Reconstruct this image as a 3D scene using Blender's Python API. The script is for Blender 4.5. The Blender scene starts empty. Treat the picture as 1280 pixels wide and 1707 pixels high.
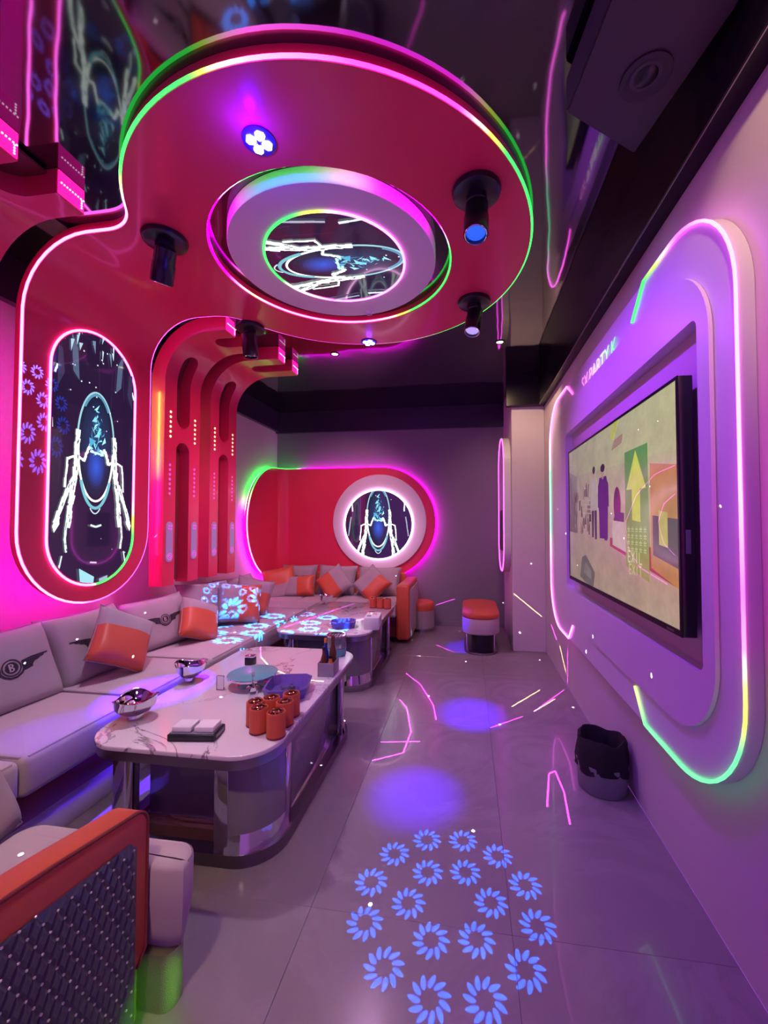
import bpy, bmesh, math, random
from mathutils import Vector, Matrix, noise
random.seed(7)
PI = math.pi
S = bpy.context.scene
COL = S.collection

# ------------------------------------------------------------------ camera, world, exposure
cam = bpy.data.cameras.new('camera')
cam_o = bpy.data.objects.new('camera', cam); COL.objects.link(cam_o)
cam.sensor_fit = 'HORIZONTAL'; cam.sensor_width = 36.0
cam.lens = 680.0 / 1280.0 * 36.0
cam.shift_x = -40.0 / 1280.0
cam.clip_start = 0.05
cam_o.location = (0, 0, 1.3)
cam_o.rotation_euler = (math.radians(90 + 1.6426), 0, math.radians(8.28))
S.camera = cam_o
w = bpy.data.worlds.new('world'); S.world = w; w.use_nodes = True
w.node_tree.nodes['Background'].inputs[0].default_value = (0.48, 0.09, 0.80, 1)  # added purple fill that enters through the open front of the room
w.node_tree.nodes['Background'].inputs[1].default_value = 0.95
S.view_settings.view_transform = 'Standard'
S.view_settings.look = 'None'
S.view_settings.gamma = 1.0
S.view_settings.use_curve_mapping = False
S.view_settings.exposure = 0.0
try:
    S.cycles.max_bounces = 7; S.cycles.diffuse_bounces = 3; S.cycles.glossy_bounces = 4
    S.cycles.transmission_bounces = 5; S.cycles.sample_clamp_indirect = 4.0
    S.cycles.caustics_reflective = False; S.cycles.caustics_refractive = False
    S.cycles.use_denoising = True
except Exception:
    pass

MAG = (0.95, 0.0, 1.0); PNK = (1.0, 0.07, 0.85); GRN = (0.02, 0.52, 0.055); YEL = (0.40, 0.45, 0.035)

def look_rot(loc, target):
    d = (Vector(target) - Vector(loc))
    return d.to_track_quat('-Z', 'Y').to_euler()

def light(kind, name, loc, color, power, target=None, radius=0.03, angle=60, blend=0.3, sx=1, sy=1):
    l = bpy.data.lights.new(name, kind)
    o = bpy.data.objects.new(name, l); COL.objects.link(o)
    o.location = loc; l.color = color; l.energy = power
    if kind == 'SPOT':
        l.spot_size = math.radians(angle); l.spot_blend = blend; l.shadow_soft_size = radius
    elif kind == 'POINT':
        l.shadow_soft_size = radius
    elif kind == 'AREA':
        l.shape = 'RECTANGLE'; l.size = sx; l.size_y = sy
    if target is not None:
        o.rotation_euler = look_rot(loc, target)
    return o

# room lamps: colour washes of the ceiling fixtures and the warm downlights, plus added fill spots
light('POINT', 'flower_glow', (-0.776, 1.34, 2.685), (0.05, 0.0, 1.0), 4.5, radius=0.02)
light('SPOT', 'flower_wash', (-0.776, 1.41, 2.72), (0.60, 0.10, 0.95), 5, target=(-0.9, 1.6, 0), radius=0.05, angle=165, blend=0.7)
light('POINT', 'far_glow', (-0.774, 3.145, 2.70), (0.10, 0.0, 1.0), 0.6, radius=0.02)
light('SPOT', 'far_wash', (-0.774, 3.15, 2.70), (0.80, 0.44, 0.80), 72, target=(-0.7, 3.6, 0), radius=0.05, angle=120, blend=0.9)
light('SPOT', 'table_wash', (-1.54, 1.84, 2.50), (0.85, 0.72, 0.98), 80, target=(-1.25, 2.05, 0.4), radius=0.05, angle=88, blend=0.9)
light('SPOT', 'sofa_wash', (-1.585, 2.78, 2.50), (0.90, 0.50, 0.88), 60, target=(-1.55, 3.5, 0.4), radius=0.05, angle=100, blend=0.9)
light('SPOT', 'cladding_wash', (-1.16, 3.47, 2.78), (1.0, 0.40, 0.50), 80, target=(-1.6, 5.16, 1.25), radius=0.04, angle=70, blend=0.8)
light('SPOT', 'arch_fill', (-0.72, 2.74, 2.70), (1.0, 0.22, 0.50), 60, target=(-2.2, 3.1, 1.4), radius=0.05, angle=70, blend=0.9)  # added fill to brighten the arch columns, no fixture hangs here
light('SPOT', 'warm_spot', (0.45, 0.50, 2.78), (1.0, 0.64, 0.40), 40, target=(0.785, 0.98, 2.35), radius=0.03, angle=52, blend=0.8)
light('SPOT', 'warm_spot', (-0.6, -0.15, 2.78), (1.0, 0.66, 0.52), 120, target=(-1.0, 0.62, 0.45), radius=0.05, angle=64, blend=0.9)  # added unseen fill behind the camera, brightens the armchair
light('SPOT', 'warm_spot', (0.30, 3.44, 2.78), (1.0, 0.66, 0.42), 34, target=(0.60, 4.25, 1.7), radius=0.04, angle=100, blend=0.8)
light('SPOT', 'right_wash', (0.02, 2.66, 2.52), (0.42, 0.05, 1.0), 44, target=(0.78, 2.3, 1.2), radius=0.04, angle=110, blend=0.9)
light('SPOT', 'right_wash', (0.0, 1.76, 2.52), (0.28, 0.03, 1.0), 60, target=(0.78, 1.9, 1.1), radius=0.04, angle=120, blend=0.9)
# narrow blue beams of the moving heads
light('SPOT', 'blue_beam', (0.04, 1.78, 2.5), (0.06, 0.0, 1.0), 1500, target=(0.02, 2.86, 0), radius=0.01, angle=11.5, blend=0.9)
light('SPOT', 'blue_beam', (0.05, 2.70, 2.5), (0.06, 0.0, 1.0), 1100, target=(-0.25, 1.98, 0), radius=0.01, angle=12.0, blend=1.0)
light('SPOT', 'blue_beam', (-1.57, 2.83, 2.50), (0.05, 0.0, 1.0), 2200, target=(-1.57, 1.72, 0.0), radius=0.01, angle=14, blend=0.5)
light('SPOT', 'blue_beam', (-0.78, 3.15, 2.70), (0.06, 0.0, 1.0), 300, target=(-1.72, 1.5, 0.42), radius=0.01, angle=9, blend=0.8)
light('SPOT', 'blue_beam', (-0.78, 3.15, 2.70), (0.05, 0.0, 1.0), 1100, target=(-0.05, 4.35, 0.1), radius=0.01, angle=9, blend=0.6)

# ------------------------------------------------------------------ gobo lights (patterned projector beams)
class NT:
    def __init__(s, nt): s.nt = nt
    def m(s, op, a, b=None, c=None):
        n = s.nt.nodes.new('ShaderNodeMath'); n.operation = op
        for i, v in enumerate((a, b, c)):
            if v is None: continue
            if isinstance(v, (int, float)): n.inputs[i].default_value = v
            else: s.nt.links.new(v, n.inputs[i])
        return n.outputs[0]

def gobo_base(name, loc, target, angle, power, color):
    o = light('SPOT', name, loc, color, power, target=target, radius=0.0, angle=angle, blend=0.0)
    l = o.data; l.use_nodes = True
    nt = l.node_tree; em = nt.nodes['Emission']
    tc = nt.nodes.new('ShaderNodeTexCoord')
    sp = nt.nodes.new('ShaderNodeSeparateXYZ'); nt.links.new(tc.outputs['Normal'], sp.inputs[0])
    N = NT(nt)
    az = N.m('MAXIMUM', N.m('ABSOLUTE', sp.outputs[2]), 0.02)
    u = N.m('DIVIDE', sp.outputs[0], az); v = N.m('DIVIDE', sp.outputs[1], az)
    return o, N, nt, em, u, v

def flower_gobo(name, loc, target, size, power, color, angle=30, rot=0.0):
    """rings of twelve and six petal wheels; size = tangent of the half angle to the outer ring's centres"""
    o, N, nt, em, u, v = gobo_base(name, loc, target, angle, power, color)
    rad = N.m('SQRT', N.m('ADD', N.m('MULTIPLY', u, u), N.m('MULTIPLY', v, v)))
    th = N.m('ARCTAN2', v, u)
    total = None
    for (r0, n, fr, off) in ((size, 12, size * 0.205, rot), (size * 0.49, 6, size * 0.20, rot + 1.02)):
        st = 2 * PI / n
        k = N.m('SUBTRACT', N.m('FLOORED_MODULO', N.m('ADD', th, off), st), st / 2)
        a = N.m('SUBTRACT', N.m('MULTIPLY', rad, N.m('COSINE', k)), r0)
        b = N.m('MULTIPLY', rad, N.m('SINE', k))
        rr = N.m('DIVIDE', N.m('SQRT', N.m('ADD', N.m('MULTIPLY', a, a), N.m('MULTIPLY', b, b))), fr)
        ph = N.m('ARCTAN2', b, a)
        wv = N.m('SINE', N.m('ADD', N.m('MULTIPLY', ph, 11.0), N.m('MULTIPLY', rr, 5.0)))
        # petal rim recedes where the wave dips; a thin gap between petals
        outer = N.m('LESS_THAN', rr, N.m('ADD', 0.86, N.m('MULTIPLY', wv, 0.16)))
        inner = N.m('GREATER_THAN', rr, N.m('SUBTRACT', 0.46, N.m('MULTIPLY', wv, 0.05)))
        gap = N.m('GREATER_THAN', wv, -0.85)
        shade = N.m('ADD', 0.55, N.m('MULTIPLY', N.m('ADD', wv, 1.0), 0.35))
        f = N.m('MULTIPLY', N.m('MULTIPLY', N.m('MULTIPLY', outer, inner), N.m('MAXIMUM', gap, 0.10)), shade)
        total = f if total is None else N.m('ADD', total, f)
    nt.links.new(total, em.inputs['Strength'])
    return o

flower_gobo('flower_projection', (0.04, 1.80, 2.46), (-0.065, 1.443, 0.0), 0.285 / 2.46, 1800, (0.0, 0.10, 1.0), angle=26, rot=0.12)
flower_gobo('flower_projection', (-1.50, 1.86, 2.48), (-2.26, 1.78, 1.88), 0.20, 800, (0.02, 0.20, 1.0), angle=30)
flower_gobo('flower_projection', (0.0, 2.74, 2.50), (-1.50, 3.20, 0.44), 0.165, 5500, (0.0, 0.20, 1.0), angle=29)
flower_gobo('flower_projection', (0.0, 2.74, 2.50), (-2.08, 3.28, 0.64), 0.060, 3500, (0.0, 0.20, 1.0), angle=11)

LASER = (-0.66, 2.60, 2.66)
def laser_gobo(name, polys, color, power, width):
    """a laser unit drawing polylines through the given room points"""
    o, N, nt, em, u, v = gobo_base(name, LASER, (LASER[0], LASER[1], 0), 150, power, color)
    inv = o.rotation_euler.to_matrix().inverted()
    total = None
    for pl in polys:
        q = []
        for p in pl:
            d = inv @ (Vector(p) - Vector(LASER)); q.append((d.x / -d.z, d.y / -d.z))
        for (ax, ay), (bx, by) in zip(q, q[1:]):
            dx, dy = bx - ax, by - ay; L = math.hypot(dx, dy) or 1e-6
            ux, uy = dx / L, dy / L
            pu = N.m('SUBTRACT', u, ax); pv = N.m('SUBTRACT', v, ay)
            t = N.m('ADD', N.m('MULTIPLY', pu, ux), N.m('MULTIPLY', pv, uy))
            d = N.m('ABSOLUTE', N.m('SUBTRACT', N.m('MULTIPLY', pv, ux), N.m('MULTIPLY', pu, uy)))
            on = N.m('MULTIPLY', N.m('LESS_THAN', d, width), N.m('LESS_THAN', N.m('ABSOLUTE', N.m('SUBTRACT', t, L / 2)), L / 2))
            total = on if total is None else N.m('MAXIMUM', total, on)
    nt.links.new(total, em.inputs['Strength'])

PINK_LINES = [
    [(-0.515, 2.419, 0), (-0.285, 2.459, 0)],
    [(-0.523, 2.225, 0), (-0.366, 2.325, 0), (-0.354, 2.563, 0), (-0.429, 2.887, 0), (-0.508, 3.026, 0)],
    [(-0.538, 3.55, 0), (-0.386, 3.33, 0), (-0.248, 2.962, 0), (-0.21, 2.741, 0)],
    [(0.142, 2.688, 0), (0.367, 2.876, 0)], [(0.451, 2.96, 0), (0.743, 3.373, 0)],
    [(0.357, 1.984, 0), (0.414, 2.242, 0), (0.451, 2.273, 0), (0.458, 2.104, 0), (0.433, 1.882, 0)],
    [(-0.337, 4.415, 0), (-0.144, 4.195, 0)], [(0.78, 4.059, 0.349), (0.78, 3.824, 0.272)],
    [(-1.404, 2.64, 0.462), (-1.289, 2.433, 0.462)], [(-1.47, 3.161, 0.462), (-1.179, 4.219, 0.462)],
    [(-0.403, 5.26, 0.258), (-0.161, 5.26, 0.341)], [(0.78, 3.423, 0.312), (0.78, 3.437, 0.024)]]
PINK_LINES += [[(0.70, 1.504, 1.501), (0.70, 1.658, 1.488), (0.70, 1.828, 1.421), (0.70, 1.951, 1.308), (0.70, 1.934, 1.202), (0.70, 1.809, 1.122), (0.70, 1.579, 1.088)],
    [(0.70, 1.507, 1.404), (0.70, 1.591, 1.372), (0.70, 1.636, 1.307), (0.70, 1.596, 1.231), (0.70, 1.515, 1.193)]]
YELLOW_LINES = [
    [(0.307, 3.014, 0), (0.557, 3.346, 0)], [(0.451, 2.96, 0), (0.638, 3.192, 0)],
    [(0.471, 4.31, 0.582), (0.741, 4.31, 0.359)], [(0.78, 3.705, 0.254), (0.78, 3.493, 0.108)],
    [(-1.289, 2.433, 0.462), (-1.145, 2.269, 0.462), (-0.964, 2.153, 0.462)], [(-0.913, 2.117, 0.462), (-0.76, 2.113, 0.462)]]
laser_gobo('laser_projection', PINK_LINES, (1.0, 0.05, 0.85), 4200, 0.0017)
laser_gobo('laser_projection', YELLOW_LINES, (1.0, 0.72, 0.25), 3600, 0.0017)

def dots_gobo(name, loc, target, power, scale, size):
    o, N, nt, em, u, v = gobo_base(name, loc, target, 150, power, (1.0, 0.92, 1.0))
    cb = nt.nodes.new('ShaderNodeCombineXYZ'); nt.links.new(u, cb.inputs[0]); nt.links.new(v, cb.inputs[1])
    vo = nt.nodes.new('ShaderNodeTexVoronoi'); vo.voronoi_dimensions = '2D'; vo.inputs['Scale'].default_value = scale
    nt.links.new(cb.outputs[0], vo.inputs['Vector'])
    far_ = N.m('LESS_THAN', N.m('ADD', N.m('MULTIPLY', u, u), N.m('MULTIPLY', v, v)), 1.9)
    nt.links.new(N.m('MULTIPLY', N.m('LESS_THAN', vo.outputs['Distance'], size), far_), em.inputs['Strength'])
dots_gobo('sparkle_projection', (-0.4, 2.3, 2.66), (-0.4, 2.3, 0), 16000, 3.8, 0.0095)

# ------------------------------------------------------------------ materials
MATS = {}
def mat(name, color, rough=0.5, metal=0.0, coat=0.0, spec=0.5, bump=None, vary=None, sheen=0.0, trans=0.0, ior=1.45, alpha=1.0):
    if name in MATS: return MATS[name]
    m = bpy.data.materials.new(name); m.use_nodes = True; MATS[name] = m
    nt = m.node_tree; b = nt.nodes['Principled BSDF']
    b.inputs['Base Color'].default_value = (*color, 1)
    b.inputs['Roughness'].default_value = rough; b.inputs['Metallic'].default_value = metal
    b.inputs['Coat Weight'].default_value = coat; b.inputs['Coat Roughness'].default_value = 0.08
    b.inputs['Specular IOR Level'].default_value = spec
    b.inputs['Sheen Weight'].default_value = sheen
    b.inputs['Transmission Weight'].default_value = trans; b.inputs['IOR'].default_value = ior
    b.inputs['Alpha'].default_value = alpha
    tc = nt.nodes.new('ShaderNodeTexCoord')
    if vary:
        n = nt.nodes.new('ShaderNodeTexNoise'); n.inputs['Scale'].default_value = vary[0]; n.inputs['Detail'].default_value = 5
        nt.links.new(tc.outputs['Object'], n.inputs['Vector'])
        r = nt.nodes.new('ShaderNodeValToRGB'); nt.links.new(n.outputs['Fac'], r.inputs[0])
        k = vary[1]
        r.color_ramp.elements[0].position = 0.3; r.color_ramp.elements[1].position = 0.7
        r.color_ramp.elements[0].color = (*[c * (1 - k) for c in color], 1); r.color_ramp.elements[1].color = (*[min(1, c * (1 + k)) for c in color], 1)
        nt.links.new(r.outputs[0], b.inputs['Base Color'])
    if bump:
        n = nt.nodes.new('ShaderNodeTexNoise'); n.inputs['Scale'].default_value = bump[0]; n.inputs['Detail'].default_value = 3
        nt.links.new(tc.outputs['Object'], n.inputs['Vector'])
        bp = nt.nodes.new('ShaderNodeBump'); bp.inputs['Strength'].default_value = bump[1]; bp.inputs['Distance'].default_value = bump[2]
        nt.links.new(n.outputs['Fac'], bp.inputs['Height']); nt.links.new(bp.outputs[0], b.inputs['Normal'])
    return m

def emi(name, color, strength, gloss=False):
    if name in MATS: return MATS[name]
    m = bpy.data.materials.new(name); m.use_nodes = True; MATS[name] = m
    b = m.node_tree.nodes['Principled BSDF']
    b.inputs['Base Color'].default_value = (*[c * 0.3 for c in color], 1)
    b.inputs['Emission Color'].default_value = (*color, 1); b.inputs['Emission Strength'].default_value = strength
    b.inputs['Roughness'].default_value = 0.3
    return m

def emi_attr(name, strength, base=(0.05, 0.05, 0.05), rough=0.1, coat=0.0):
    """emission taken from the mesh's Col attribute (LED strips, backlit prints, the television picture)"""
    if name in MATS: return MATS[name]
    m = bpy.data.materials.new(name); m.use_nodes = True; MATS[name] = m
    nt = m.node_tree; b = nt.nodes['Principled BSDF']
    a = nt.nodes.new('ShaderNodeVertexColor'); a.layer_name = 'Col'
    b.inputs['Base Color'].default_value = (*base, 1); b.inputs['Roughness'].default_value = rough
    b.inputs['Coat Weight'].default_value = coat
    nt.links.new(a.outputs[0], b.inputs['Emission Color']); b.inputs['Emission Strength'].default_value = strength
    return m

M_ORANGE = mat('orange_lacquer', (0.80, 0.046, 0.105), 0.30, coat=0.25)
M_ORLEATH = mat('orange_leather', (0.62, 0.115, 0.050), 0.42, bump=(180, 0.15, 0.002))
M_WHITE = mat('white_lacquer', (0.80, 0.78, 0.80), 0.35)
M_WALL = mat('wall_paint', (0.66, 0.60, 0.60), 0.55, bump=(60, 0.05, 0.002))
M_GREYWALL = mat('grey_wall_paint', (0.23, 0.23, 0.25), 0.55, bump=(60, 0.05, 0.002))
M_CORNICE = mat('dark_cornice', (0.035, 0.025, 0.05), 0.35)
M_SOFFIT = mat('black_soffit', (0.010, 0.007, 0.012), 0.25, spec=0.3)
M_BLACK = mat('black_plastic', (0.012, 0.012, 0.014), 0.28)
M_BLACKMAT = mat('black_fabric', (0.012, 0.012, 0.014), 0.8)
M_CHROME = mat('chrome', (0.86, 0.84, 0.86), 0.06, metal=1.0)
M_STEEL = mat('brushed_steel', (0.36, 0.33, 0.35), 0.28, metal=1.0)
M_FABRIC = mat('sofa_fabric', (0.50, 0.42, 0.42), 0.8, sheen=0.2, bump=(420, 0.25, 0.002), vary=(3, 0.06))
M_FABRIC2 = mat('cushion_fabric', (0.40, 0.335, 0.34), 0.85, sheen=0.2, bump=(380, 0.3, 0.002), vary=(4, 0.08))
M_PIPE = mat('piping', (0.30, 0.24, 0.25), 0.7)
M_EMBL = mat('emblem_thread', (0.030, 0.022, 0.030), 0.7)
M_SOFABASE = mat('dark_red_leather', (0.20, 0.030, 0.035), 0.45)
M_GLASSDK = mat('smoked_glass_panel', (0.22, 0.205, 0.225), 0.10, coat=0.5)
M_TEAL = mat('teal_acrylic', (0.13, 0.38, 0.42), 0.25)
M_CLEAR = mat('clear_acrylic', (0.95, 0.92, 0.98), 0.03, trans=1.0, ior=1.4)
M_CRYSTAL = mat('crystal_glass', (0.80, 0.76, 1.0), 0.05, trans=0.92, ior=1.5, bump=(90, 0.6, 0.004))
M_BRONZE = mat('bronze_glass', (0.30, 0.10, 0.05), 0.08, metal=0.9)
M_PAPER = mat('white_card', (0.80, 0.78, 0.76), 0.6)
M_BROWN = mat('brown_glass', (0.16, 0.05, 0.02), 0.15)
M_BLUE = mat('blue_plastic', (0.02, 0.06, 0.50), 0.3)
M_YELLOW = mat('amber_plastic', (0.75, 0.28, 0.03), 0.3)
M_GREYPL = mat('grey_plastic', (0.22, 0.26, 0.27), 0.4)
M_LED = emi_attr('led_strip', 4.6)
M_LEDB = emi_attr('led_backlight', 42.0)
M_ART = emi_attr('backlit_print', 1.0, base=(0.010, 0.006, 0.016), rough=0.06, coat=0.6)
M_TVPIC = emi_attr('television_picture', 0.78, base=(0.045, 0.045, 0.045), rough=0.12)

# the television picture: slight grain and uneven backlight
nt = M_TVPIC.node_tree; b = nt.nodes['Principled BSDF']; va = [n for n in nt.nodes if n.type == 'VERTEX_COLOR'][0]
tc = nt.nodes.new('ShaderNodeTexCoord'); n1 = nt.nodes.new('ShaderNodeTexNoise'); n1.inputs['Scale'].default_value = 9; n1.inputs['Detail'].default_value = 8; n1.inputs['Roughness'].default_value = 0.7
nt.links.new(tc.outputs['Object'], n1.inputs['Vector'])
mr_ = nt.nodes.new('ShaderNodeMapRange'); mr_.inputs['From Min'].default_value = 0.3; mr_.inputs['From Max'].default_value = 0.7; mr_.inputs['To Min'].default_value = 0.78; mr_.inputs['To Max'].default_value = 1.10
nt.links.new(n1.outputs['Fac'], mr_.inputs['Value'])
vm = nt.nodes.new('ShaderNodeVectorMath'); vm.operation = 'SCALE'; nt.links.new(va.outputs[0], vm.inputs[0]); nt.links.new(mr_.outputs[0], vm.inputs['Scale']); nt.links.new(vm.outputs[0], b.inputs['Emission Color'])

# ceiling: black stretch film, mirror-like and slightly wavy
m = bpy.data.materials.new('black_stretch_film'); m.use_nodes = True
nt = m.node_tree; b = nt.nodes['Principled BSDF']
b.inputs['Base Color'].default_value = (0.006, 0.005, 0.008, 1); b.inputs['Roughness'].default_value = 0.05
b.inputs['IOR'].default_value = 2.2; b.inputs['Specular IOR Level'].default_value = 0.5
n = nt.nodes.new('ShaderNodeTexNoise'); n.inputs['Scale'].default_value = 1.6; n.inputs['Detail'].default_value = 2
tc = nt.nodes.new('ShaderNodeTexCoord'); nt.links.new(tc.outputs['Object'], n.inputs['Vector'])
bp = nt.nodes.new('ShaderNodeBump'); bp.inputs['Strength'].default_value = 0.10; bp.inputs['Distance'].default_value = 0.05
nt.links.new(n.outputs['Fac'], bp.inputs['Height']); nt.links.new(bp.outputs[0], b.inputs['Normal'])
M_FILM = m

def marble(name, base, vein, scale, width, rough, coat=0.0, amount=1.0):
    m = bpy.data.materials.new(name); m.use_nodes = True
    nt = m.node_tree; b = nt.nodes['Principled BSDF']
    b.inputs['Roughness'].default_value = rough; b.inputs['Coat Weight'].default_value = coat
    tc = nt.nodes.new('ShaderNodeTexCoord')
    oi = nt.nodes.new('ShaderNodeObjectInfo')
    ad = nt.nodes.new('ShaderNodeVectorMath'); ad.operation = 'ADD'
    sc = nt.nodes.new('ShaderNodeVectorMath'); sc.operation = 'SCALE'; sc.inputs['Scale'].default_value = 0.37
    nt.links.new(oi.outputs['Location'], sc.inputs[0]); nt.links.new(tc.outputs['Object'], ad.inputs[0]); nt.links.new(sc.outputs[0], ad.inputs[1])
    n = nt.nodes.new('ShaderNodeTexNoise'); n.inputs['Scale'].default_value = scale; n.inputs['Detail'].default_value = 7; n.inputs['Roughness'].default_value = 0.62; n.inputs['Distortion'].default_value = 0.9
    nt.links.new(ad.outputs[0], n.inputs['Vector'])
    N = NT(nt)
    d = N.m('ABSOLUTE', N.m('SUBTRACT', n.outputs['Fac'], 0.5))
    f = N.m('SUBTRACT', 1.0, N.m('MINIMUM', N.m('DIVIDE', d, width), 1.0))
    n2 = nt.nodes.new('ShaderNodeTexNoise'); n2.inputs['Scale'].default_value = scale * 0.8; n2.inputs['Detail'].default_value = 3
    nt.links.new(ad.outputs[0], n2.inputs['Vector'])
    g = N.m('MULTIPLY', N.m('MULTIPLY', f, N.m('MINIMUM', N.m('MAXIMUM', N.m('MULTIPLY', N.m('SUBTRACT', n2.outputs['Fac'], 0.40), 5.0), 0.05), 1.0)), amount)
    mx = nt.nodes.new('ShaderNodeMix'); mx.data_type = 'RGBA'
    nt.links.new(g, mx.inputs['Factor']); mx.inputs['A'].default_value = (*base, 1); mx.inputs['B'].default_value = (*vein, 1)
    nt.links.new(mx.outputs['Result'], b.inputs['Base Color'])
    return m
M_MARBLE = marble('white_marble', (0.74, 0.68, 0.69), (0.16, 0.11, 0.14), 2.3, 0.020, 0.10, 0.3)
M_TILE = marble('grey_floor_tile', (0.27, 0.23, 0.235), (0.38, 0.33, 0.34), 1.6, 0.05, 0.20, 0.25, 0.5)
M_GROUT = mat('grout', (0.13, 0.11, 0.115), 0.8)

# ------------------------------------------------------------------ object helpers
def tag(o, label=None, cat=None, group=None, kind=None):
    if label: o['label'] = label
    if cat: o['category'] = cat
    if group: o['group'] = group
    if kind: o['kind'] = kind
    return o

def empty(name, loc=(0, 0, 0), rz=0.0, label=None, cat=None, group=None):
    o = bpy.data.objects.new(name, None); COL.objects.link(o)
    o.location = loc; o.rotation_euler = (0, 0, rz); o.empty_display_size = 0.1
    return tag(o, label, cat, group)

def obj(name, bm, mats, parent=None, smooth=None, loc=None):
    me = bpy.data.meshes.new(name)
    bmesh.ops.recalc_face_normals(bm, faces=bm.faces) if bm.faces else None
    bm.to_mesh(me); bm.free()
    for mm in (mats if isinstance(mats, (list, tuple)) else [mats]): me.materials.append(mm)
    if smooth is not None:
        for p in me.polygons: p.use_smooth = True
        me.set_sharp_from_angle(angle=math.radians(smooth))
    o = bpy.data.objects.new(name, me); COL.objects.link(o)
    if parent is not None: o.parent = parent
    if loc is not None: o.location = loc
    return o

def copy_tree(o, parent=None):
    c = o.copy(); COL.objects.link(c)
    if parent is not None: c.parent = parent
    for ch in list(o.children): copy_tree(ch, c)
    return c

def box(bm, x0, x1, y0, y1, z0, z1, bev=0.0, seg=2, mi=0):
    vs = [bm.verts.new((x, y, z)) for z in (z0, z1) for x, y in ((x0, y0), (x1, y0), (x1, y1), (x0, y1))]
    fs = [bm.faces.new([vs[i] for i in f]) for f in ((3, 2, 1, 0), (4, 5, 6, 7), (0, 1, 5, 4), (1, 2, 6, 5), (2, 3, 7, 6), (3, 0, 4, 7))]
    for f in fs: f.material_index = mi
    if bev > 0:
        es = {e for f in fs for e in f.edges}
        r = bmesh.ops.bevel(bm, geom=list(es), offset=bev, segments=seg, affect='EDGES', profile=0.5)
        for f in r['faces']: f.material_index = mi
    return bm
def B(*a, **k): return box(bmesh.new(), *a, **k)

def prism(bm, pts, z0, z1, mi=0, axis='z', z0pts=None):
    """extrude a convex-ish outline (x, y) between z0 and z1; z0pts: other outline for the lower end"""
    lo = [bm.verts.new((x, y, z0)) for x, y in (z0pts or pts)]; hi = [bm.verts.new((x, y, z1)) for x, y in pts]
    n = len(pts); fs = [bm.faces.new(lo[::-1]), bm.faces.new(hi)]
    for i in range(n): fs.append(bm.faces.new((lo[i], lo[(i + 1) % n], hi[(i + 1) % n], hi[i])))
    for f in fs: f.material_index = mi
    return bm

def rrect(x0, x1, y0, y1, r, n=8):
    out = []
    for cx, cy, a0 in ((x1 - r, y1 - r, 0), (x0 + r, y1 - r, PI / 2), (x0 + r, y0 + r, PI), (x1 - r, y0 + r, 1.5 * PI)):
        for i in range(n + 1):
            a = a0 + PI / 2 * i / n; out.append((cx + r * math.cos(a), cy + r * math.sin(a)))
    return out

def rslab(bm, x0, x1, y0, y1, z0, z1, r, bev=0.0, n=8, mi=0):
    """rounded-corner slab with softened top and bottom rims"""
    rings = []
    if bev > 0:
        for k in range(4):
            a = PI / 2 * k / 3; rings.append((bev * (1 - math.sin(a)), z0 + bev * (1 - math.cos(a))))
        rings += [(i, z0 + z1 - z) for i, z in rings[::-1]]
    else: rings = [(0, z0), (0, z1)]
    prev = None; fs = []
    for ins, z in rings:
        vs = [bm.verts.new((x, y, z)) for x, y in rrect(x0 + ins, x1 - ins, y0 + ins, y1 - ins, max(r - ins, 0.002), n)]
        if prev is None: fs.append(bm.faces.new(vs[::-1]))
        else:
            for i in range(len(vs)): fs.append(bm.faces.new((prev[i], prev[(i + 1) % len(vs)], vs[(i + 1) % len(vs)], vs[i])))
        prev = vs
    fs.append(bm.faces.new(prev))
    for f in fs: f.material_index = mi
    return bm

def lathe(bm, prof, n=24, cx=0, cy=0, mi=0, cap=True):
    rings = []
    for r, z in prof:
        if r < 1e-5: rings.append([bm.verts.new((cx, cy, z))])
        else: rings.append([bm.verts.new((cx + r * math.cos(2 * PI * i / n), cy + r * math.sin(2 * PI * i / n), z)) for i in range(n)])
    for a, b in zip(rings, rings[1:]):
        for i in range(n):
            j = (i + 1) % n
            if len(a) == 1 and len(b) == 1: continue
            if len(a) == 1: f = bm.faces.new((a[0], b[j], b[i]))
            elif len(b) == 1: f = bm.faces.new((a[i], a[j], b[0]))
            else: f = bm.faces.new((a[i], a[j], b[j], b[i]))
            f.material_index = mi
    if cap:
        if len(rings[0]) > 1: bm.faces.new(rings[0][::-1]).material_index = mi
        if len(rings[-1]) > 1: bm.faces.new(rings[-1]).material_index = mi
    return bm

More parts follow.
